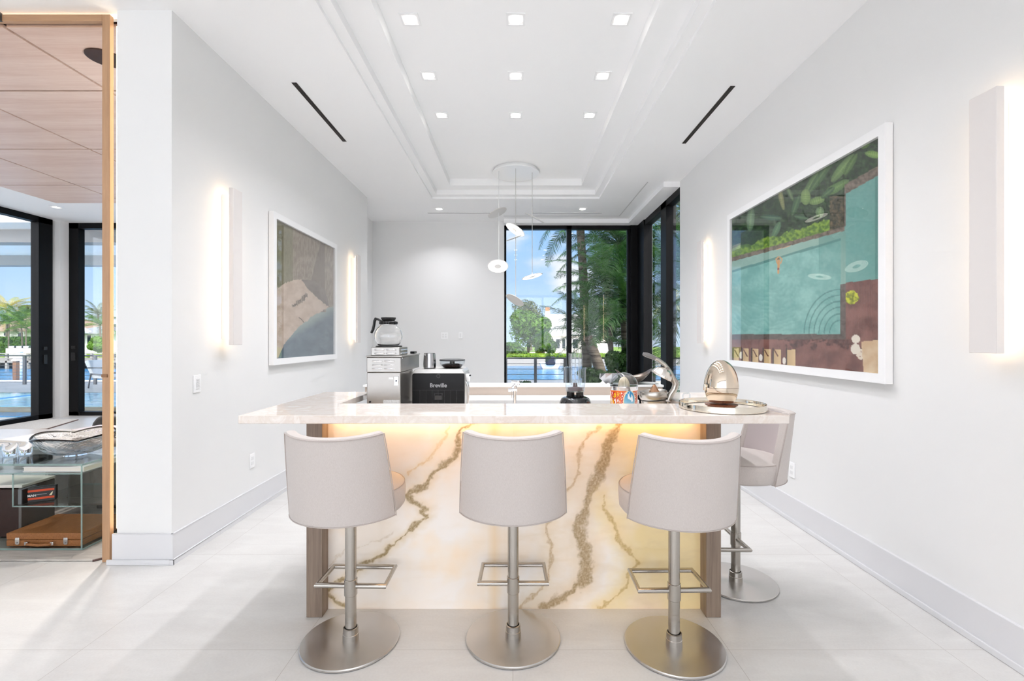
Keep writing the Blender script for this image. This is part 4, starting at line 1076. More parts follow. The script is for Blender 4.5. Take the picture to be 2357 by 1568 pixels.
# ---------------------------------------------------------------- living wing seen through the portal
def rug(name, poly, z, label, mat, fr=None):
    t = thing(name, label, 'rug', (poly[0][0], poly[0][1], 0))
    obj('pile', MB().prism(poly, .001, z), mat, t, bevel=.004)
    if fr: obj('edge_binding', MB().tube([(a, b, .006) for a, b in fr], .007, 6), pbr('rug binding', '#6b5550', .9), t)
    return t
rugm = pbr('woven grey rug', '#c9c4bd', .95, var='#9d9791', vscale=(6, 260, 10), vamt=.9, bump=1, bscale=160, bstretch=(1, 3, 1))
rug('area_rug', [(-6.3, 2.99), (-2.67, 2.99), (-2.60, 3.06), (-2.60, 5.3), (-6.3, 5.3)], .014, 'pale grey woven rug under the glass table, left of the wall', rugm, [(-2.67, 2.988), (-2.598, 3.06), (-2.598, 5.3)])
rug('door_rug', [(-8.3, 7.22), (-7.95, 7.22), (-7.35, 7.42), (-7.66, 8.28), (-8.3, 8.28)], .016, 'light rug with dark edge by the corner glass doors', pbr('ivory rug', '#d9d4cc', .95, var='#b5aea5', vscale=(60, 60, 10), vamt=.7, bump=1, bscale=200), [(-8.3, 7.215), (-7.95, 7.215), (-7.34, 7.42), (-7.655, 8.285)])

gx0, gx1, gy0, gy1, gz = -4.4, -2.854, 3.12, 3.62, .584
sheet = pane('table glass', '#f8fcfb', 1.0)
edge = pbr('glass edge', '#b8d6d2', .05, trans=.6, spec=.9)
t = thing('glass_table', 'clear glass display table with green edges, beside the portal frame', 'table', (-3.3, 3.3, 0))
def gsheet(name, x0, x1, y0, y1, z0, z1, edges=True):
    p = obj(name, MB().box(x0, x1, y0, y1, z0, z1), sheet, t)
    return p
def gedge(p, *bs):
    for b in bs: obj('polished_edge', MB().box(*b), edge, p)
e_ = .0015
p = gsheet('table_top', gx0, gx1, gy0, gy1, gz - .012, gz)
gedge(p, (gx0, gx1 + e_, gy0 - e_, gy0, gz - .012, gz), (gx1, gx1 + e_, gy0, gy1, gz - .012, gz), (gx0, gx1, gy1, gy1 + e_, gz - .012, gz))
p = gsheet('bottom_shelf', gx0, gx1, gy0, gy1, .016, .028); gedge(p, (gx0, gx1 + e_, gy0 - e_, gy0, .016, .028), (gx1, gx1 + e_, gy0, gy1, .016, .028))
p = gsheet('side_panel', gx1 - .010, gx1, gy0, gy1, .028, gz - .012); gedge(p, (gx1 - .010, gx1, gy0 - e_, gy0, .028, gz - .012), (gx1 - .010, gx1, gy1, gy1 + e_, .028, gz - .012))
p = gsheet('side_panel', -3.327, -3.317, gy0 + .01, gy1, .30, .516); gedge(p, (-3.327, -3.317, gy0 + .008, gy0 + .01, .30, .516), (-3.327, -3.317, gy1, gy1 + e_, .30, .516))
p = gsheet('middle_shelf', -3.327, gx1 - .01, gy0 + .01, gy1, .296, .304); gedge(p, (-3.327, gx1 - .01, gy0 + .008, gy0 + .01, .296, .304), (-3.317, gx1 - .01, gy1, gy1 + e_, .296, .304))
p = gsheet('upper_shelf', gx0, gx1 - .01, gy0 + .01, gy1, .512, .520); gedge(p, (gx0, gx1 - .01, gy0 + .008, gy0 + .01, .512, .520))

def book(x0, x1, y0, y1, z0, z1, cover, label, rot=0, group=None):
    c = Vector(((x0 + x1) / 2, (y0 + y1) / 2, z0))
    t = thing('book', label, 'book', c, group)
    w_, d_, h_ = (x1 - x0) / 2, (y1 - y0) / 2, z1 - z0
    cv = pbr('book cover', cover, .4)
    mb = MB().box(-w_, w_, -d_, d_, 0, .0035).box(-w_, w_, -d_, d_, h_ - .0035, h_).box(-w_, w_, d_ - .004, d_, 0, h_)
    mb.v = [tuple(Vector(v) + c) for v in mb.v]; obj('cover', mb, cv, t)
    mb = MB().box(-w_ + .004, w_ - .004, -d_ + .004, d_ - .004, .0035, h_ - .0035); mb.v = [tuple(Vector(v) + c) for v in mb.v]
    obj('pages', mb, pbr('pages', '#e7e1d8', .8), t)
    t.rotation_euler = (0, 0, R(rot)); return t
book(-3.29, -2.88, 3.16, 3.55, .521, .553, '#e9e9ea', 'large white book lying inside the glass table under its top')
# tan briefcase
c = Vector((-3.14, 3.3, .029)); z0 = .029
t = thing('briefcase', 'tan woven leather briefcase on the bottom shelf of the glass table', 'briefcase', c)
tan = pbr('tan leather', '#9c6638', .5, var='#7f4f28', vscale=(140, 30, 140), vamt=.8, bump=.6, bscale=120, bstretch=(2, 1, 1))
obj('lower_case', MB().box(-3.385, -2.885, 3.145, 3.50, z0, z0 + .042), tan, t, bevel=.005)
obj('lid', MB().box(-3.385, -2.885, 3.145, 3.50, z0 + .0435, z0 + .088), tan, t, bevel=.005)
for x_ in (-3.305, -2.985):
    cl = obj('clasp', MB().prism([(x_ - .014, z0 + .05), (x_ - .014, z0 + .022), (x_ - .008, z0 + .014), (x_ + .008, z0 + .014), (x_ + .014, z0 + .022), (x_ + .014, z0 + .06), (x_ - .012, z0 + .06)], 3.138, 3.146, 'y'), M['chrome'], t, bevel=.001)
    obj('lock', MB().box(x_ - .004, x_ + .004, 3.135, 3.139, z0 + .024, z0 + .032), M['silver'], cl)
hp = [(-3.235, 3.143, z0 + .026), (-3.225, 3.126, z0 + .022), (-3.15, 3.122, z0 + .018), (-3.075, 3.126, z0 + .022), (-3.065, 3.143, z0 + .026)]
obj('handle', MB().tube(hp, .008, 10, rs=[.006, .008, .010, .008, .006]), tan, t, smooth=50)
for x_ in (-3.235, -3.065): obj('handle_ring', MB().box(x_ - .012, x_ + .010, 3.126, 3.146, z0 + .014, z0 + .036), M['chrome'], t, bevel=.002)
# dark upright box on the bottom shelf
t = thing('storage_box', 'dark brown upright box with grey edge behind the table glass, at the left edge', 'box', (-3.6, 3.3, .03))
obj('body', MB().box(-3.82, -3.455, 3.30, 3.52, .028, .36), pbr('dark brown leather', '#2a120c', .45), t, bevel=.003)
obj('grey_edge', MB().box(-3.455, -3.435, 3.29, 3.53, .028, .37), pbr('grey edge', '#5e5a57', .5), t, bevel=.003)
obj('top_tray', MB().box(-3.84, -3.43, 3.29, 3.53, .372, .392), pbr('pale tray', '#d9d4cd', .4), t, bevel=.003)
# red and black framed block
c = Vector((-3.235, 3.235, .3045)); t = thing('game_box', 'small black box with orange-red stripes on the middle glass shelf', 'box', c)
def rb(x0, x1, y0, y1, z0_, z1_): return MB().box(c.x + x0, c.x + x1, c.y + y0, c.y + y1, c.z + z0_, c.z + z1_)
obj('body', rb(-.08, .075, -.02, .02, 0, .098), M['dark'], t, bevel=.002)
orr = pbr('orange red', '#c9481f', .5)
obj('stripe', rb(-.068, .068, -.0215, -.0195, .068, .082), orr, t); obj('stripe', rb(-.068, .068, -.0215, -.0195, .016, .030), orr, t)
text_on('lettering', 'MAN', .020, (c.x - .045, c.y - .0215, c.z + .044), (R(90), 0, 0), M['white'], t)
obj('caption_lines', rb(-.02, .03, -.0212, -.0198, .046, .050), pbr('caption', '#8f8f90', .5), t)
obj('small_figure', MB().prism([(c.x + .042, c.z + .036), (c.x + .056, c.z + .036), (c.x + .062, c.z + .062), (c.x + .052, c.z + .052)], c.y - .0215, c.y - .0195, 'y'), pbr('cream mark', '#d8cfae', .5), t)
t.rotation_euler = (0, 0, R(28))
c = Vector((-3.30, 3.20, .3045)); t = thing('slim_box', 'slim grey box standing left of the orange-striped box', 'box', c)
obj('body', MB().box(c.x - .012, c.x + .012, c.y - .05, c.y + .06, c.z, c.z + .1), pbr('slate', '#6d7073', .4), t, bevel=.002)
obj('dark_spine', MB().box(c.x + .012, c.x + .017, c.y - .048, c.y + .058, c.z + .002, c.z + .098), M['dark'], t)

# crystal bowl: four-cornered, cut pattern as relief
bc2 = Vector((-3.13, 3.37, gz + .001)); t = thing('crystal_bowl', 'cut crystal bowl with wavy corners on the glass table', 'bowl', bc2)
n, m = 72, 16; vs = []
def cb(rn, a, inn):
    k = abs(math.cos(2 * a)); rad = .055 + .185 * rn ** .62; rad *= 1 + .10 * rn * (k - .5)
    z_ = .012 + .125 * rn ** 1.5 + .028 * rn ** 3 * (k - .4)
    rel = .0035 * max(0, math.sin(9 * a + 5 * rn) * math.sin(14 * rn + 3 * math.cos(3 * a)))
    rad += (-.007 if inn else rel); z_ += (.007 if inn else 0)
    if rn == 0: rad = .055 - (.01 if inn else 0)
    return bc2 + Vector((rad * math.cos(a), rad * math.sin(a), z_))
for i in range(m + 1): vs += [cb(i / m, 2 * math.pi * j / n, False) for j in range(n)]
for i in range(m + 1): vs += [cb(1 - i / m, 2 * math.pi * j / n, True) for j in range(n)]
mb = MB().add(vs, [(i * n + j, i * n + (j + 1) % n, (i + 1) * n + (j + 1) % n, (i + 1) * n + j) for i in range(2 * m + 1) for j in range(n)], True)
vb = len(mb.v); mb.add([cb(0, 2 * math.pi * j / n, False) for j in range(n)], [tuple(reversed(range(n)))]); mb.add([cb(0, 2 * math.pi * j / n, True) for j in range(n)], [tuple(range(n))])
obj('bowl', mb, M['crystal'], t)
obj('foot', MB().lathe([(.0, 0), (.07, 0), (.06, .008), (.05, .012), (.0, .012)], bc2, 40, capb=False, capt=False), M['bottleglass'], t)
# drinking glasses
def tumbler(x, y, label):
    c = Vector((x, y, gz + .001)); t = thing('drinking_glass', label, 'glass', c, 'short glasses on the glass table')
    obj('wall', MB().lathe([(.0, 0), (.034, 0), (.036, .004), (.039, .085), (.0365, .085), (.0335, .012), (.0, .012)], c, 32, capb=False, capt=False), M['bottleglass'], t, smooth=40)
tumbler(-3.57, 3.34, 'short clear glass on the glass table, at the very left edge')
tumbler(-3.50, 3.38, 'short clear glass on the glass table, second from the left edge')
# dark moulded dishes on the upper shelf
for k, (x_, y_) in enumerate(((-3.72, 3.32), (-3.50, 3.42))):
    c = Vector((x_, y_, .521)); t = thing('glass_dish', 'dark textured glass dish on the shelf under the table top, %s' % ('at the left edge' if k == 0 else 'nearer the white book'), 'dish', c, 'dark glass dishes')
    obj('dish', MB().lathe([(.0, 0), (.07, 0), (.09, .012), (.1, .035), (.096, .036), (.082, .016), (.0, .008)], c, 28, sx=1.0, sy=.8, capb=False, capt=False), pbr('smoky glass', '#6d665f', .1, trans=.5, bump=1, bscale=50), t, smooth=40)

# low white side table with a book behind the glass table
t = thing('coffee_table', 'low grey table with white top behind the glass table', 'table', (-4.5, 4.0, 0))
obj('table_top', MB().box(-5.3, -3.62, 3.80, 4.5, .52, .555), pbr('grey white top', '#d5d5d6', .2), t, bevel=.003)
obj('base', MB().box(-5.2, -3.8, 3.85, 4.4, .0, .52), pbr('white drawers', '#e4e4e5', .35), t, bevel=.003)
for k in range(3): obj('drawer', MB().box(-4.55, -3.815, 3.842, 3.851, .05 + k * .155, .195 + k * .155), pbr('white drawers', '#e9e9ea', .35), t, bevel=.002)
book(-4.25, -3.85, 3.86, 4.16, .556, .578, '#e3e3e4', 'pale book lying on the low table behind the glass table', -14)
book(-3.95, -3.66, 4.2, 4.45, .556, .600, '#cfc8cc', 'thick grey book on the low table beside the crystal bowl', -10)

# taupe armchair
lea = pbr('taupe leather', '#77706b', .5, bump=.15, bscale=90)
t = thing('armchair', 'taupe leather armchair behind the glass table and briefcase', 'armchair', (-3.15, 4.2, 0))
obj('base', MB().box(-3.45, -2.75, 3.9, 4.6, .0, .075), M['dark'], t)
obj('back_shell', MB().box(-3.58, -2.66, 3.76, 3.90, .075, .60), lea, t, bevel=.045, seg=5)
for x_ in (-3.60, -2.78): obj('armrest', MB().box(x_, x_ + .13, 3.86, 4.62, .075, .52), lea, t, bevel=.04, seg=4)
obj('seat_cushion', MB().box(-3.46, -2.79, 3.88, 4.62, .09, .40), lea, t, bevel=.04, seg=4)
obj('seam', MB().tube([(-3.56, 3.757, .15), (-2.68, 3.757, .15)], .0025, 6), pbr('seam', '#8b847e', .6), t)
obj('vertical_seam', MB().box(-2.912, -2.909, 3.7575, 3.7605, .12, .56), pbr('seam dark', '#4f4a46', .6), t)
# dark rounded chair
t = thing('lounge_chair', 'charcoal lounge chair with rounded back, just left of the portal frame', 'chair', (-4.3, 5.4, 0))
dk = pbr('charcoal velvet', '#2b2a2b', .9, sheen=.5)
prof = [(-4.95, .10), (-4.95, .42), (-4.90, .50), (-4.78, .54), (-4.3, .44), (-4.3, .10)]
obj('back', MB().prism([(-4.62, .12), (-4.64, .42), (-4.62, .50), (-4.57, .565), (-4.49, .58), (-3.9, .50), (-3.9, .12)], 5.15, 5.32, 'y'), dk, t, bevel=.04, seg=4)
obj('seat', MB().box(-4.58, -3.92, 5.3, 5.9, .12, .36), dk, t, bevel=.05, seg=4)
obj('base', MB().cyl((-4.25, 5.5, 0), .2, .12, 30), M['dark'], t)
# ---------------------------------------------------------------- outdoors
random.seed(11)
deckm = pbr('pale stone paving', '#d8d2c9', .7, var='#c7c0b6', vscale=(1, 1, 1), vamt=.6)
GW = -1.3     # canal level
struct('ground_terrace', MB().box(-40, 16, 8.9, 16.2, -.6, -.06), deckm)
struct('ground_side', MB().box(2.5, 16, 0, 8.9, -.6, -.06), pbr('planting soil', '#4a4034', .9))
struct('ground_left', MB().box(-40, -8.5, -2, 8.9, -.6, -.06), deckm)
struct('ground_seawall', MB().box(-40, 16, 16.2, 16.6, -2.2, -.02), pbr('sea wall cap', '#c9c5bf', .7))
# canal
def water(name, col, col2, rough, sc, bump):
    m, nt, out = newmat(name)
    b = N(nt, 'ShaderNodeBsdfPrincipled', ins={'Roughness': rough}); b.inputs['Base Color'].default_value = (*lin(col), 1); L(nt, b.outputs[0], out.inputs[0])
    tc = N(nt, 'ShaderNodeTexCoord'); mp = N(nt, 'ShaderNodeMapping'); mp.inputs['Scale'].default_value = (1, 2.2, 1); L(nt, tc.outputs['Object'], mp.inputs[0])
    n1 = N(nt, 'ShaderNodeTexNoise', ins={'Scale': sc, 'Detail': 5, 'Roughness': .6}); L(nt, mp.outputs[0], n1.inputs[0])
    mx = N(nt, 'ShaderNodeMix', data_type='RGBA'); mx.inputs[6].default_value = (*lin(col), 1); mx.inputs[7].default_value = (*lin(col2), 1)
    r = N(nt, 'ShaderNodeMapRange', ins={'From Min': .4, 'From Max': .6}); L(nt, n1.outputs[0], r.inputs[0]); L(nt, r.outputs[0], mx.inputs[0]); L(nt, mx.outputs[2], b.inputs['Base Color'])
    bp = N(nt, 'ShaderNodeBump', ins={'Strength': bump, 'Distance': .05}); L(nt, n1.outputs[0], bp.inputs['Height']); L(nt, bp.outputs[0], b.inputs['Normal'])
    return m
struct('canal_water', MB().box(-90, 60, 16.6, 50, GW - .05, GW), water('canal water', '#1f6fa8', '#4a9bd0', .15, 3.0, .6))
struct('ground_far', MB().box(-110, 80, 50, 130, -3, -.5), pbr('far lawn', '#6f8f3a', .9, var='#94b048', vscale=(.5, .5, 1), vamt=.8))
struct('seawall_far', MB().box(-110, 80, 49.6, 50, -3, -.45), pbr('concrete', '#a8a198', .8))

# pools
pw = water('pool water', '#86cdf0', '#bde8fa', .08, 1.6, .15); pw2 = water('spa water', '#1f86c2', '#3aa0da', .08, 1.6, .15)
t = thing('swimming_pool', 'raised swimming pool with a travertine edge wall outside the corner doors', 'pool', (-10, 10.5, 0))
trav = pbr('travertine', '#a79f8a', .7, var='#8d8673', vscale=(3, 3, 14), vamt=.8)
polyo = [(-22, 9.5), (-8.05, 9.5), (-7.0, 11.2), (-7.0, 12.4), (-22, 12.4)]
obj('raised_wall', MB().prism(polyo, -.2, .035), trav, t)
polyi = [(-21.8, 9.7), (-8.15, 9.7), (-7.2, 11.25), (-7.2, 12.2), (-21.8, 12.2)]
obj('upper_water', MB().prism(polyi, .03, .045), pw, t)
obj('lower_water', MB().prism([(-22, 8.95), (-8.9, 8.95), (-8.3, 9.48), (-22, 9.48)], -.08, -.045), pw2, t)
obj('tile_mark', MB().box(-12.05, -11.8, 10.4, 11.9, .045, .047), pbr('blue tile', '#1f7fc0', .3), t)
struct('pool_deck', MB().box(-40, 3, 12.4, 16.2, -.06, .03), deckm)

# terrace roof
cr_ = thing('patio_roof', 'white patio roof on grey beams above the corner doors', 'patio roof', (-8, 11, 3.5))
obj('soffit', MB().box(-24, -1.2, 8.92, 12.6, 3.62, 3.75), M['ceiling'], cr_)
bmg = pbr('grey render', '#a9a9a8', .7)
for y0_, y1_ in ((9.5, 9.8), (12.4, 12.7)): obj('beam', MB().box(-24, -1.2, y0_, y1_, 3.36, 3.62), bmg, cr_)
struct('column_1', MB().box(-3.2, -2.95, 12.4, 12.65, .0, 3.36), M['trim'])
struct('wall_outer', MB().box(-.27, -.2, 8.5, 9.3, 0, 3.5), M['wall'])
struct('column_2', MB().box(2.36, 2.43, 8.42, 8.52, -.1, 4.4), pbr('grey white post', '#c6ccd0', .6))

# cable railing along the sea wall
rl = pbr('grey steel post', '#6f7072', .5, metal=.3)
def railing(name, pts, h, z, label, n=6, step=1.7):
    t = thing(name, label, 'railing', (pts[0][0], pts[0][1], z))
    a, b = Vector((*pts[0], z)), Vector((*pts[1], z)); d = b - a; k = max(1, round(d.length / step))
    for i in range(k + 1):
        p = a + d * i / k; obj('post', MB().box(p.x - .035, p.x + .035, p.y - .03, p.y + .03, z, z + h), rl, t)
    obj('top_rail', MB().tube([a + Vector((0, 0, h)), b + Vector((0, 0, h))], .022, 8), rl, t)
    for i in range(1, n + 1): obj('cable', MB().tube([a + Vector((0, 0, h * i / (n + 1))), b + Vector((0, 0, h * i / (n + 1)))], .007, 6), rl, t)
    return t
railing('cable_railing', [(-19.5, 14.6), (-8.6, 14.6)], .92, .0, 'grey cable railing at the edge of the pool deck', 8, 2.4)
railing('cable_railing', [(-1.0, 12.0), (5.0, 12.0)], .96, -.02, 'grey cable railing outside the tall window', 6, 1.0 * .8 + .0)

# mooring piles
def pile(px, Y, ztop, w, label, white=False):
    b = P(px, 0, Y)
    t = thing('mooring_pile', label, 'mooring pile', (b.x, Y, GW), 'mooring piles')
    obj('post', MB().box(b.x - w / 2, b.x + w / 2, Y - w / 2, Y + w / 2, GW - .5, ztop), pbr('pile white' if white else 'pile wood', '#e9ecee' if white else '#8a6a55', .7), t)
    c = Vector((b.x, Y, ztop)); s = w * .7
    obj('cap', MB().add([c + Vector(v) for v in ((-s, -s, 0), (s, -s, 0), (s, s, 0), (-s, s, 0), (-s, -s, .03), (s, -s, .03), (s, s, .03), (-s, s, .03), (0, 0, .2))],
        [(0, 1, 5, 4), (1, 2, 6, 5), (2, 3, 7, 6), (3, 0, 4, 7), (4, 5, 8), (5, 6, 8), (6, 7, 8), (7, 4, 8), (3, 2, 1, 0)]), M['white'], t)
pile(37, 17.6, .62, .13, 'brown mooring pile with white cap behind the pool railing post')
pile(52, 18.5, -.55, .17, 'short brown mooring pile with white cap, right of the taller one')
pile(47, 44, .3, .28, 'white boat-lift pile across the canal, left doors', True)
pile(187, 40, .15, .3, 'white boat-lift pile seen through the right corner door', True)

# far docks, boxes
dk_ = pbr('grey dock timber', '#9b958b', .8)
t = thing('boat_dock', 'grey timber dock with rails on the far bank, seen left', 'dock', (-50, 47, -.8))
obj('deck', MB().box(-62, -36, 44.5, 49.6, -.75, -.55), dk_, t)
for k in range(14): obj('post', MB().box(-62 + k * 2, -61.8 + k * 2, 44.5, 44.7, -2, .15), dk_, t)
for z_ in (-.35, -.1, .1): obj('rail', MB().box(-62, -36, 44.52, 44.58, z_, z_ + .07), dk_, t)
t = thing('outdoor_kitchen', 'white outdoor kitchen island on the far bank, seen left', 'outdoor kitchen', P(35, 800, 50))
c = P(38, 802, 50.3)
obj('counter', MB().box(c.x - 1.15, c.x + 1.15, 50.3, 51.2, -.5, .52), M['white'], t)
for dx in (-.8, 0, .75): obj('grill_hood', MB().box(c.x + dx - .3, c.x + dx + .3, 50.5, 51, .52, .78), M['silver'], t, bevel=.05)

# far houses
def house(name, label, x0, x1, y0, y1, zw, zr, wallc, roofc, wins, hip=2.0, over=.6, gable=None):
    t = thing(name, label, 'house', ((x0 + x1) / 2, y0, -.5))
    obj('wall', MB().box(x0, x1, y0, y1, -.5, zw), pbr('house wall', wallc, .8), t)
    a, b, c, d = (x0 - over, y0 - over, zw), (x1 + over, y0 - over, zw), (x1 + over, y1 + over, zw), (x0 - over, y1 + over, zw)
    ym = (y0 + y1) / 2; e, f = (x0 + hip, ym, zr), (x1 - hip, ym, zr)
    lo = [(p[0], p[1], p[2] - .18) for p in (a, b, c, d)]
    obj('roof', MB().add([a, b, c, d, e, f] + lo, [(0, 1, 5, 4), (1, 2, 5), (2, 3, 4, 5), (3, 0, 4), (6, 9, 8, 7), (0, 6, 7, 1), (1, 7, 8, 2), (2, 8, 9, 3), (3, 9, 6, 0)]), pbr('roof', roofc, .8, var='#8b8177', vscale=(3, 3, 6), vamt=.25), t)
    for wx0, wx1, wz0, wz1 in wins:
        f_ = obj('window', MB().box(wx0, wx1, y0 - .06, y0, wz0, wz1), M['white'], t)
        obj('glass', MB().box(wx0 + .12, wx1 - .12, y0 - .08, y0 - .05, wz0 + .12, wz1 - .12), pbr('far glass', '#27343a', .1), f_)
    return t
def X(px, Y): return (px - CX) * Y / F
def Z(py, Y): return EYE + (CY - py) * Y / F
Yh = 62
house('neighbour_house', 'neighbouring house with a brown tiled roof across the canal', X(-60, Yh), X(128, Yh), Yh, Yh + 10, Z(760, Yh), Z(716, Yh) + .4, '#e5e2dc', '#a68f7c', [(X(8, Yh), X(20, Yh), Z(775, Yh), Z(763, Yh)), (X(40, Yh), X(56, Yh), Z(777, Yh), Z(764, Yh)), (X(72, Yh), X(88, Yh), Z(777, Yh), Z(764, Yh))], hip=5)
h2 = house('neighbour_house', 'pale blue-grey house with grey roof seen through the right corner door', X(160, Yh), X(262, Yh), Yh, Yh + 9, Z(766, Yh), Z(738, Yh), '#dfe6ea', '#9aa0a6', [(X(182, Yh), X(197, Yh), Z(795, Yh), Z(770, Yh)), (X(200, Yh), X(212, Yh), Z(795, Yh), Z(770, Yh))], hip=4)
g = Vector((X(178, Yh - .8), Yh - 1, Z(766, Yh)))
obj('gable', MB().prism([(g.x - 1.6, g.z - .1), (g.x + 1.3, g.z - .1), (g.x + 1.3, g.z + .1), (g.x - .3, g.z + .95), (g.x - 1.6, g.z + .4)], Yh - 1.2, Yh, 'y'), pbr('gable', '#d4dde2', .8), h2)
obj('gable_trim', MB().tube([(g.x - 1.6, Yh - 1.3, g.z + .45), (g.x - .3, Yh - 1.3, g.z + 1.0), (g.x + 1.4, Yh - 1.3, g.z + .12)], .09, 6), M['white'], h2)
Yh = 66
h3 = house('neighbour_house', 'white villa with a tall white roof and copper chimney cap across the canal', X(1245, Yh), X(1410, Yh), Yh, Yh + 10, Z(771, Yh), Z(719, Yh), '#eeeae4', '#e3e0de',
      [(X(a, Yh), X(b, Yh), Z(804, Yh), Z(779, Yh)) for a, b in ((1265, 1276), (1278, 1290), (1292, 1303), (1316, 1332), (1336, 1350))], hip=1.5)
ch = obj('chimney', MB().box(X(1259, Yh), X(1271, Yh), Yh + 4, Yh + 5.2, Z(730, Yh), Z(716, Yh) + .2), M['white'], h3)
obj('copper_cap', MB().box(X(1260, Yh), X(1270, Yh), Yh + 4, Yh + 5, Z(716, Yh) + .2, Z(706, Yh) + .2), pbr('copper', '#cf8a62', .4, metal=.3), ch)
railing('garden_fence', [(X(1210, 60), 60), (X(1400, 60), 60)], .9, Z(814, 60), 'pale timber fence in front of the white villa', 2, 3.2)
struct('ground_bank', MB().box(X(1150, 58), X(1460, 58), 58, 66, -.5, Z(813, 60)), pbr('terrace bank', '#cfc4b4', .8))

# foliage
def leafmat(name, c1, c2, rough=.6):
    m, nt, out = newmat(name)
    b = N(nt, 'ShaderNodeBsdfPrincipled', ins={'Roughness': rough}); L(nt, b.outputs[0], out.inputs[0])
    tc = N(nt, 'ShaderNodeTexCoord'); n1 = N(nt, 'ShaderNodeTexNoise', ins={'Scale': 1.6, 'Detail': 5}); L(nt, tc.outputs['Object'], n1.inputs[0])
    oi = N(nt, 'ShaderNodeObjectInfo'); ad = N(nt, 'ShaderNodeMath', operation='MULTIPLY_ADD', ins={1: .25, 2: -.12}); L(nt, oi.outputs['Random'], ad.inputs[0])
    a2 = N(nt, 'ShaderNodeMath', operation='ADD'); L(nt, n1.outputs[0], a2.inputs[0]); L(nt, ad.outputs[0], a2.inputs[1])
    r = N(nt, 'ShaderNodeMapRange', ins={'From Min': .35, 'From Max': .65}); L(nt, a2.outputs[0], r.inputs[0])
    mx = N(nt, 'ShaderNodeMix', data_type='RGBA'); mx.inputs[6].default_value = (*lin(c1), 1); mx.inputs[7].default_value = (*lin(c2), 1); L(nt, r.outputs[0], mx.inputs[0])
    L(nt, mx.outputs[2], b.inputs['Base Color'])
    tr = N(nt, 'ShaderNodeBsdfTranslucent'); L(nt, mx.outputs[2], tr.inputs[0]); ms = N(nt, 'ShaderNodeMixShader', ins={0: .3})
    L(nt, b.outputs[0], ms.inputs[1]); L(nt, tr.outputs[0], ms.inputs[2]); L(nt, ms.outputs[0], out.inputs[0])
    return m
LM = {'dark': leafmat('palm leaf', '#1f4a26', '#55873f', .4), 'mid': leafmat('tree leaf', '#33591f', '#6f9a36'), 'lime': leafmat('hedge leaf', '#6b8f1c', '#9ab832'),
      'oak': leafmat('oak leaf', '#45542f', '#7a8558'), 'yellow': leafmat('palm yellow', '#8a9a3a', '#c2b04e'), 'shade': leafmat('shrub leaf', '#24461f', '#4d7a34')}
bark = pbr('grey bark', '#8b8174', .9, var='#4a4238', vscale=(1, 1, 16), vamt=1, bump=.6, bscale=20)
def foliage(blobs, n, s):
    mb = MB()
    for _ in range(n):
        c, r = random.choice(blobs); c = Vector(c)
        d = Vector((random.gauss(0, 1), random.gauss(0, 1), random.gauss(0, 1))).normalized() * random.uniform(.55, 1) ** .5
        p = c + Vector((d.x * r[0], d.y * r[1], d.z * r[2]))
        nn = (d + Vector((random.uniform(-.6, .6), random.uniform(-.6, .6), random.uniform(-.2, .8)))).normalized()
        a = nn.orthogonal().normalized(); a = Matrix.Rotation(random.uniform(0, 6.3), 3, nn) @ a; b = nn.cross(a)
        k = s * random.uniform(.6, 1.3)
        mb.add([p - a * k, p - b * k * .45, p + a * k, p + b * k * .45], [(0, 1, 2, 3)])
    return mb
def tree(px, py0, py1, wpx, Y, label, mat, n, s, zg, name='tree', cat='tree', trunk=True):
    c = P(px, (py0 + py1) / 2, Y); h_ = (py1 - py0) * Y / F / 2; w_ = wpx * Y / F / 2
    t = thing(name, label, cat, (c.x, Y, zg))
    bl = [(c + Vector((random.uniform(-.6, .6) * w_, random.uniform(-.3, .3) * w_, random.uniform(-.6, .6) * h_)), (w_ * random.uniform(.3, .5), w_ * .4, h_ * random.uniform(.3, .5))) for _ in range(9)] + [(c, (w_ * .75, w_ * .5, h_ * .75))]
    obj('foliage', foliage(bl, n, s), mat, t)
    if trunk: obj('trunk', MB().tube([(c.x, Y, zg), (c.x + .1, Y, c.z - h_ * .3), (c.x - .1, Y, c.z + h_ * .3)], .2, 8, rs=[.022 * Y / 4 * .6, .015 * Y / 4 * .6, .01 * Y / 4 * .4]), bark, t)
    return t
tree(1222, 688, 760, 95, 84, 'grey-green spreading oak behind the white villa, seen through the window', LM['oak'], 3200, .2, -.5)
tree(1215, 710, 812, 120, 56, 'bushy green tree on the far bank at the left of the window', LM['mid'], 11000, .2, -.5)
tree(1250, 755, 815, 66, 54, 'low green tree in front of the white villa', LM['mid'], 5000, .18, -.5)
tree(1185, 786, 822, 60, 52, 'pale green bush above the hedge at the window edge', LM['mid'], 1600, .25, -.5, 'bush', 'bush', False)
tree(85, 700, 730, 60, 72, 'dusty green tree top behind the brown roof', LM['oak'], 1200, .4, -.5)
tree(228, 770, 812, 52, 54, 'yellow-green bush on the far bank by the right corner door', LM['mid'], 5500, .14, -.5, 'bush', 'bush', False)
tree(1370, 838, 888, 90, 9.9, 'dark green shrub at the foot of the palm outside the window', LM['shade'], 3000, .045, -.06, 'shrub', 'shrub', False)
tree(1430, 800, 900, 90, 10.4, 'dense dark shrub under the palms by the window corner', LM['shade'], 4200, .06, -.06, 'shrub', 'shrub', False)
tree(1205, 872, 905, 56, 9.6, 'small green shrub behind the faucet outside the window', LM['shade'], 1500, .035, -.06, 'shrub', 'shrub', False)
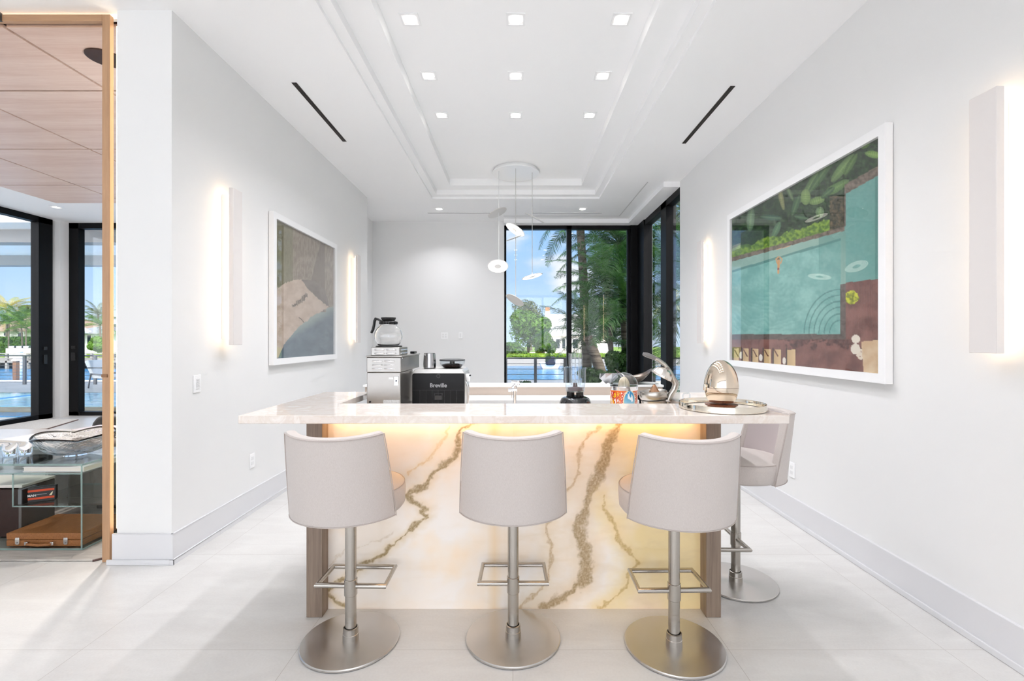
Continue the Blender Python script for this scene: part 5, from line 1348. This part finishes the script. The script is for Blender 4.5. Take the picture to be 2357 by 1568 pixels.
def hedge(x0, x1, y, z0, z1, label, mat, n, s, d=1.2):
    t = thing('hedge', label, 'hedge', ((x0 + x1) / 2, y, z0))
    mb = MB()
    for _ in range(n):
        face = random.random(); x = random.uniform(x0, x1)
        if face < .5: p = Vector((x, y + random.uniform(-.1, .1), random.uniform(z0, z1)))
        else: p = Vector((x, random.uniform(y, y + d), z1 + random.uniform(-.08, .08)))
        nn = Vector((random.uniform(-.7, .7), -1 + face, .3 + face)).normalized(); a = nn.orthogonal().normalized(); a = Matrix.Rotation(random.uniform(0, 6.3), 3, nn) @ a; b = nn.cross(a)
        k = s * random.uniform(.6, 1.3); mb.add([p - a * k, p - b * k * .6, p + a * k, p + b * k * .6], [(0, 1, 2, 3)])
    obj('leaves', mb, mat, t)
    obj('core', MB().box(x0 + .05, x1 - .05, y + .05, y + d, z0, z1 - .05), pbr('hedge core', '#2f4a1a', .9), t)
hedge(X(1165, 50.3), X(1480, 50.3), 50.3, -1.2, Z(817, 50.3), 'clipped bright green hedge on the far bank in front of the villa', LM['lime'], 6000, .16, 3)
hedge(X(-40, 56), X(125, 56), 56, -.5, Z(777, 56), 'long dark green hedge below the brown-roofed house', LM['mid'], 9000, .13, 1.5)
hedge(X(200, 50.3), X(250, 50.3), 50.3, -.6, Z(815, 50.3), 'short lime hedge by the canal, right corner door', LM['lime'], 1500, .12, 1)
# boat by the far wall
bt = P(1266, 850, 45); t = thing('motor_boat', 'small motor boat with dark covered engine on the far bank', 'boat', (bt.x, 45, GW))
obj('hull', MB().prism([(bt.x - .7, GW), (bt.x + .7, GW), (bt.x + .95, GW + .5), (bt.x - .95, GW + .5)], 44.5, 48, 'y'), M['white'], t)
obj('engine_cover', MB().box(bt.x - .45, bt.x + .45, 44.2, 44.9, GW + .35, GW + 1.15), pbr('engine navy', '#23283a', .4), t, bevel=.12)
obj('seat', MB().box(bt.x + .5, bt.x + .9, 44.6, 45, GW + .4, GW + .85), M['white'], t)
# deck chair
dc = P(236, 860, 13.6); t = thing('deck_chair', 'white sling deck chair on the pool deck by the right corner door', 'deck chair', (dc.x, 13.6, .03))
fb = pbr('white sling', '#eceae6', .6)
bkp = [(dc.x - .26, .80), (dc.x - .15, .84), (dc.x + .02, .42), (dc.x + .45, .36), (dc.x + .45, .30), (dc.x - .05, .33)]
obj('sling', MB().prism(bkp, 13.3, 13.85, 'y'), fb, t, bevel=.02)
for y_ in (13.28, 13.87):
    obj('frame', MB().tube([(dc.x - .12, y_, .05), (dc.x - .05, y_, .45), (dc.x + .5, y_, .40), (dc.x + .55, y_, .05)], .018, 8), rl, t)
    obj('armrest', MB().tube([(dc.x - .15, y_, .62), (dc.x + .35, y_, .62), (dc.x + .4, y_, .4)], .018, 8), rl, t)

# palms
def frond_mesh(Ln, nl, ll, droop, seed, wd=.022):
    random.seed(seed); mb = MB(); pts = []
    for i in range(17):
        s_ = i / 16; pts.append(Vector((Ln * (s_ - .18 * droop * s_ ** 2), 0, Ln * (.32 * s_ - droop * s_ ** 2.1))))
    mb.tube(pts, .02, 6, rs=[.022 * (1 - .85 * i / 16) for i in range(17)])
    for k in range(nl):
        s_ = .10 + .90 * k / nl; i = s_ * 16; i0 = min(15, int(i)); p = pts[i0].lerp(pts[i0 + 1], i - i0); tg = (pts[i0 + 1] - pts[i0]).normalized()
        prof = math.sin(math.pi * min(1, .12 + s_ * .86)) ** .6 * ll
        for sd in (-1, 1):
            l_ = prof * random.uniform(.85, 1.1)
            d = (tg * random.uniform(.55, .8) + Vector((0, sd, 0)) * 1.0 + Vector((0, 0, random.uniform(.0, .35)))).normalized()
            wv = tg * wd * .5; q0 = p; q1 = p + d * l_ * .5 + Vector((0, 0, -.04 * l_)); q2 = p + d * l_ * .92 + Vector((0, 0, -.36 * l_))
            tv = Vector((0, 0, wd * .25 * sd))
            mb.add([q0 - wv, q0 + wv, q1 + wv * 1.1 + tv, q1 - wv * 1.1 + tv, q2], [(0, 1, 2, 3), (3, 2, 4)])
    return mb
FR = [frond_mesh(2.6, 62, .62, .42, 1).mesh('frond'), frond_mesh(2.9, 66, .66, .62, 2).mesh('frond'), frond_mesh(2.3, 56, .55, .30, 3).mesh('frond')]
def palm(base, crown, label, mat, nf, sc=1.0, tr=.11, e0=-25, e1=75, name='palm_tree', group=None, seed=1, az=None, trunk=True):
    random.seed(seed); base = Vector(base); crown = Vector(crown)
    t = thing(name, label, 'palm tree', base, group)
    if trunk:
        mid = (base + crown) / 2 + Vector(((crown.x - base.x) * .15, 0, 0))
        pts = [base.lerp(mid, k / 4) for k in range(4)] + [mid.lerp(crown, k / 4) for k in range(5)]
        n = 34; pp = [base + (crown - base) * (k / n) + Vector((math.sin(math.pi * k / n) * (base.x - crown.x) * .18, 0, 0)) for k in range(n + 1)]
        obj('trunk', MB().tube(pp, tr, 14, rs=[tr * (1.25 - .35 * k / n + .05 * (k % 2)) for k in range(n + 1)]), bark, t)
    for k in range(nf):
        a = R(random.uniform(*az)) if az else 2 * math.pi * (k * .381966 + random.uniform(-.04, .04)); el = R(e0 + (e1 - e0) * ((k + .5) / nf) ** .8)
        me = FR[k % 3]
        o = bpy.data.objects.new('frond', me); COL.objects.link(o); o.parent = t; ORI[o.name] = base
        if not me.materials: me.materials.append(None)
        o.location = crown - base; o.scale = (sc,) * 3 if True else 0
        o.rotation_euler = (random.uniform(-.3, .3), -el, a)
        o.material_slots[0].link = 'OBJECT'; o.material_slots[0].material = mat
    return t
palm((P(1398, 880, 9.9).x, 9.9, -.06), P(1352, 775, 9.9), 'nearest palm with short thick trunk leaning behind the food processor', LM['dark'], 16, .5, .105, -20, 70, seed=4)
palm((P(1352, 900, 11.4).x, 11.4, -.06), P(1334, 500, 11.4), 'tall palm with grey ringed trunk just right of the window mullion', LM['dark'], 24, .52, .1, -45, 50, seed=5)
palm((P(1440, 900, 11.2).x, 11.2, -.06), P(1425, 560, 11.2), 'leafy palm with its crown high in the right pane of the tall window', LM['dark'], 40, .68, .06, -55, 60, seed=6)
palm((P(1410, 900, 10.8).x, 10.8, -.06), P(1398, 665, 10.8), 'leafy palm with its crown in the middle of the right pane', LM['dark'], 34, .56, .05, -50, 65, seed=14)
palm((P(1450, 900, 10.3).x, 10.3, -.06), P(1452, 715, 10.3), 'low palm with drooping fronds at the window corner', LM['dark'], 28, .62, .05, -45, 60, seed=7)
palm((P(1420, 900, 11.9).x, 11.9, -.06), P(1402, 790, 11.9), 'lowest palm clump behind the shrubs in the right pane', LM['dark'], 26, .6, .05, -20, 75, seed=15)
palm((4.0, 10.8, -.06), (3.9, 10.8, 4.4), 'high palm outside the corner, seen through the side pane', LM['dark'], 26, .95, .1, -50, 55, seed=8)
palm((4.1, 9.6, -.06), (4.0, 9.6, 2.3), 'mid-height palm outside the side window', LM['dark'], 24, .8, .09, -45, 60, seed=9)
palm((4.2, 9.0, -.06), (4.2, 9.0, .8), 'low palm clump outside the side window', LM['dark'], 22, .7, .08, -30, 65, seed=10)
palm((4.5, 12.2, -.06), (4.4, 12.2, 3.2), 'farther palm behind the corner of the window', LM['dark'], 24, .95, .1, -45, 60, seed=12)
# left canal-side palms far off
palm((X(15, 58), 58, -.5), P(17, 712, 58), 'tall coconut palm with golden fronds before the brown roof', LM['yellow'], 18, 1.3, .1, -45, 50, seed=21)
palm((X(20, 54), 54, -.5), P(20, 744, 54), 'green palm in front of the hedge, leftmost of the low palms', LM['mid'], 16, 1.15, .07, -30, 60, seed=22)
palm((X(52, 54), 54, -.5), P(48, 738, 54), 'green palm in front of the hedge, middle of the low palms', LM['mid'], 16, 1.0, .07, -30, 60, seed=23)
palm((X(60, 52), 52, -.5), P(60, 756, 52), 'slim green palm in front of the hedge, nearest the door frame', LM['mid'], 14, .9, .055, -30, 60, seed=24)
palm((X(228, 80), 80, -.5), P(226, 726, 80), 'dark palm behind the grey roof, right corner door', LM['oak'], 16, 1.3, .14, -40, 60, seed=25)
palm((X(232, 54), 54, -.5), P(230, 750, 54), 'green palm beside the grey-roofed house', LM['mid'], 14, .95, .07, -30, 60, seed=26)
palm((X(1553, 60), 60, -.5), P(1556, 700, 60), 'distant green palm seen through the outermost side pane', LM['yellow'], 16, 1.5, .14, -45, 50, seed=27)
